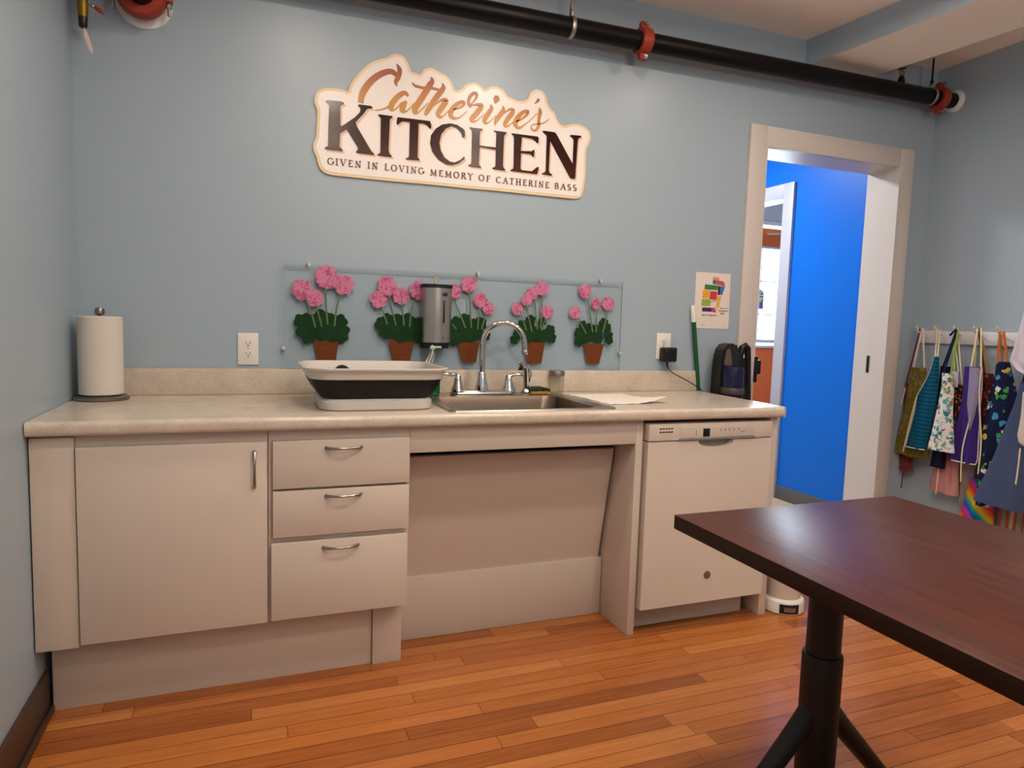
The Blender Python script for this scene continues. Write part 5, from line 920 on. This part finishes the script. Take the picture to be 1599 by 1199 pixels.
pa_ = apron('purple', mat('cotton_purple', '3d2a72', 0.9, spec=.1, var=.12, scale=14), 'purple apron with lavender lining and long cream ties, on the fourth peg from the corner', 1.2, .007, [(0, CREAM), (1, CREAM)], [(2, CREAM), (3, CREAM)])
edging('purple', pa_, 'r', mat('binding_white', 'cfc6cf', 0.9, spec=.1), hem=True)
A = APRONS['purple']
lin_rows = [(A['rows'][0][0] + (A['rows'][0][1] - A['rows'][0][0]) * .42, A['rows'][0][1], A['rows'][0][2] - .002)] + [(a + (b - a) * f, b - (b - a) * g, z) for (a, b, z), f, g in zip(A['rows'][1:4], (.42, .44, .60), (.0, .05, .22))] + [(A['rows'][4][0] + (A['rows'][4][1] - A['rows'][4][0]) * .70, A['rows'][4][0] + (A['rows'][4][1] - A['rows'][4][0]) * .74, A['rows'][4][2] + .05)]
MB().add(cloth_mesh(lin_rows, A['x'] - .018, 1.2, .004, 4, nx=14, puff=.006)).build('lining', mat('cotton_lavender', '8c83a3', 0.9, spec=.1, var=.1), pa_, angle=80)
apron('pink', mat('cotton_pink', 'bd8480', 0.9, spec=.1, var=.08, scale=30), 'plain dusty pink apron showing below the white leaf-printed one', 1.5, .006, [(0, PALE)], [(1, CREAM)], hem=.003)
wl = thing('apron', 'small white apron top showing above the dark red floral one', 'apron', (3.945, -0.315, 0.98), 'aprons hanging on the peg rack')
MB().add(cloth_mesh([(-0.298, -0.333, 0.985), (-0.292, -0.336, 0.95), (-0.288, -0.336, 0.905)], 3.945, 1.0, .003, 5, nx=10, ny=10, puff=.006)).build('apron_panel', mat('cotton_lilac_white', 'c9c2d4', 0.9, spec=.1), wl, angle=80)
for y_ in (-0.303, -0.325): MB().tube([(3.975, -0.268, 1.205), (3.962, (y_ - 0.268) / 2, 1.10), (3.960, y_, 0.984)], .0035, 8, flat=.4, up=(1, 0, 0)).build('neck_strap', CREAM, wl)
apron('greycol', mat('cotton_grey', '8f8784', 0.9, spec=.1, var=.1), 'light grey apron hem showing below the purple apron', 1.2, .005, [(0, CREAM)])
apron('maroon', patch_mat('cotton_maroon', '4c1a22', ['7a2a34', '35131a', '8a4a44', '2c2a18'], 55, .5), 'maroon patterned apron just right of the purple one', 1.0, .004, [(0, RED_D), (1, BROWN_T)], w=.006)
apron('kids', patch_mat('cotton_kids', '141b3c', ['2f8a3a', '3f8fb0', 'd8d4cc', 'c8b23a', '141b3c', '2a5f9a', '141b3c', '3f9a4a'], 26, .40, noise=.6), 'navy apron with bright green, white and yellow print, fifth peg from the corner', 1.2, .006, [(0, ORANGE_T), (1, ORANGE_T)], w=.007)
apron('rainbow', stripe_mat('cotton_rainbow', [(0.0, '0f8fb0'), (0.2, '23409a'), (0.36, 'b03a9a'), (0.52, 'c8303a'), (0.68, 'e0742a'), (0.84, 'c9b32e'), (1.0, '3f8a34')], 2.6, 'Y', .8, 1.0, rotx=0.75), 'rainbow striped apron showing below the steel blue one', 1.3, .006, [(0, ORANGE_T)])
apron('orange', stripe_mat('cotton_orange', [(0.35, 'a8472c'), (0.65, '8d9584')], 9, 'Y', .9), 'orange and grey-green striped apron hem hanging lowest at the right', 1.5, .005, [(0, ORANGE_T)])
apron('blue', mat('cotton_steel_blue', '44506e', 0.85, spec=.15, var=.06, scale=30), 'large plain steel blue apron flaring over the others at right', 1.2, .008, [(0, NAVY_T)], puff=.02, nx=34)
apron('cream', mat('cotton_cream', 'cfc5bb', 0.9, spec=.1), 'cream apron over the steel blue one at the right edge', 1.3, .005, [(1, CREAM)], [(0, CREAM)], puff=.01)
apron('white', mat('cotton_white', 'cfcad6', 0.9, spec=.1), 'white apron folded over the rack at the far right', 1.6, .012, [(0, PALE)], puff=.03)
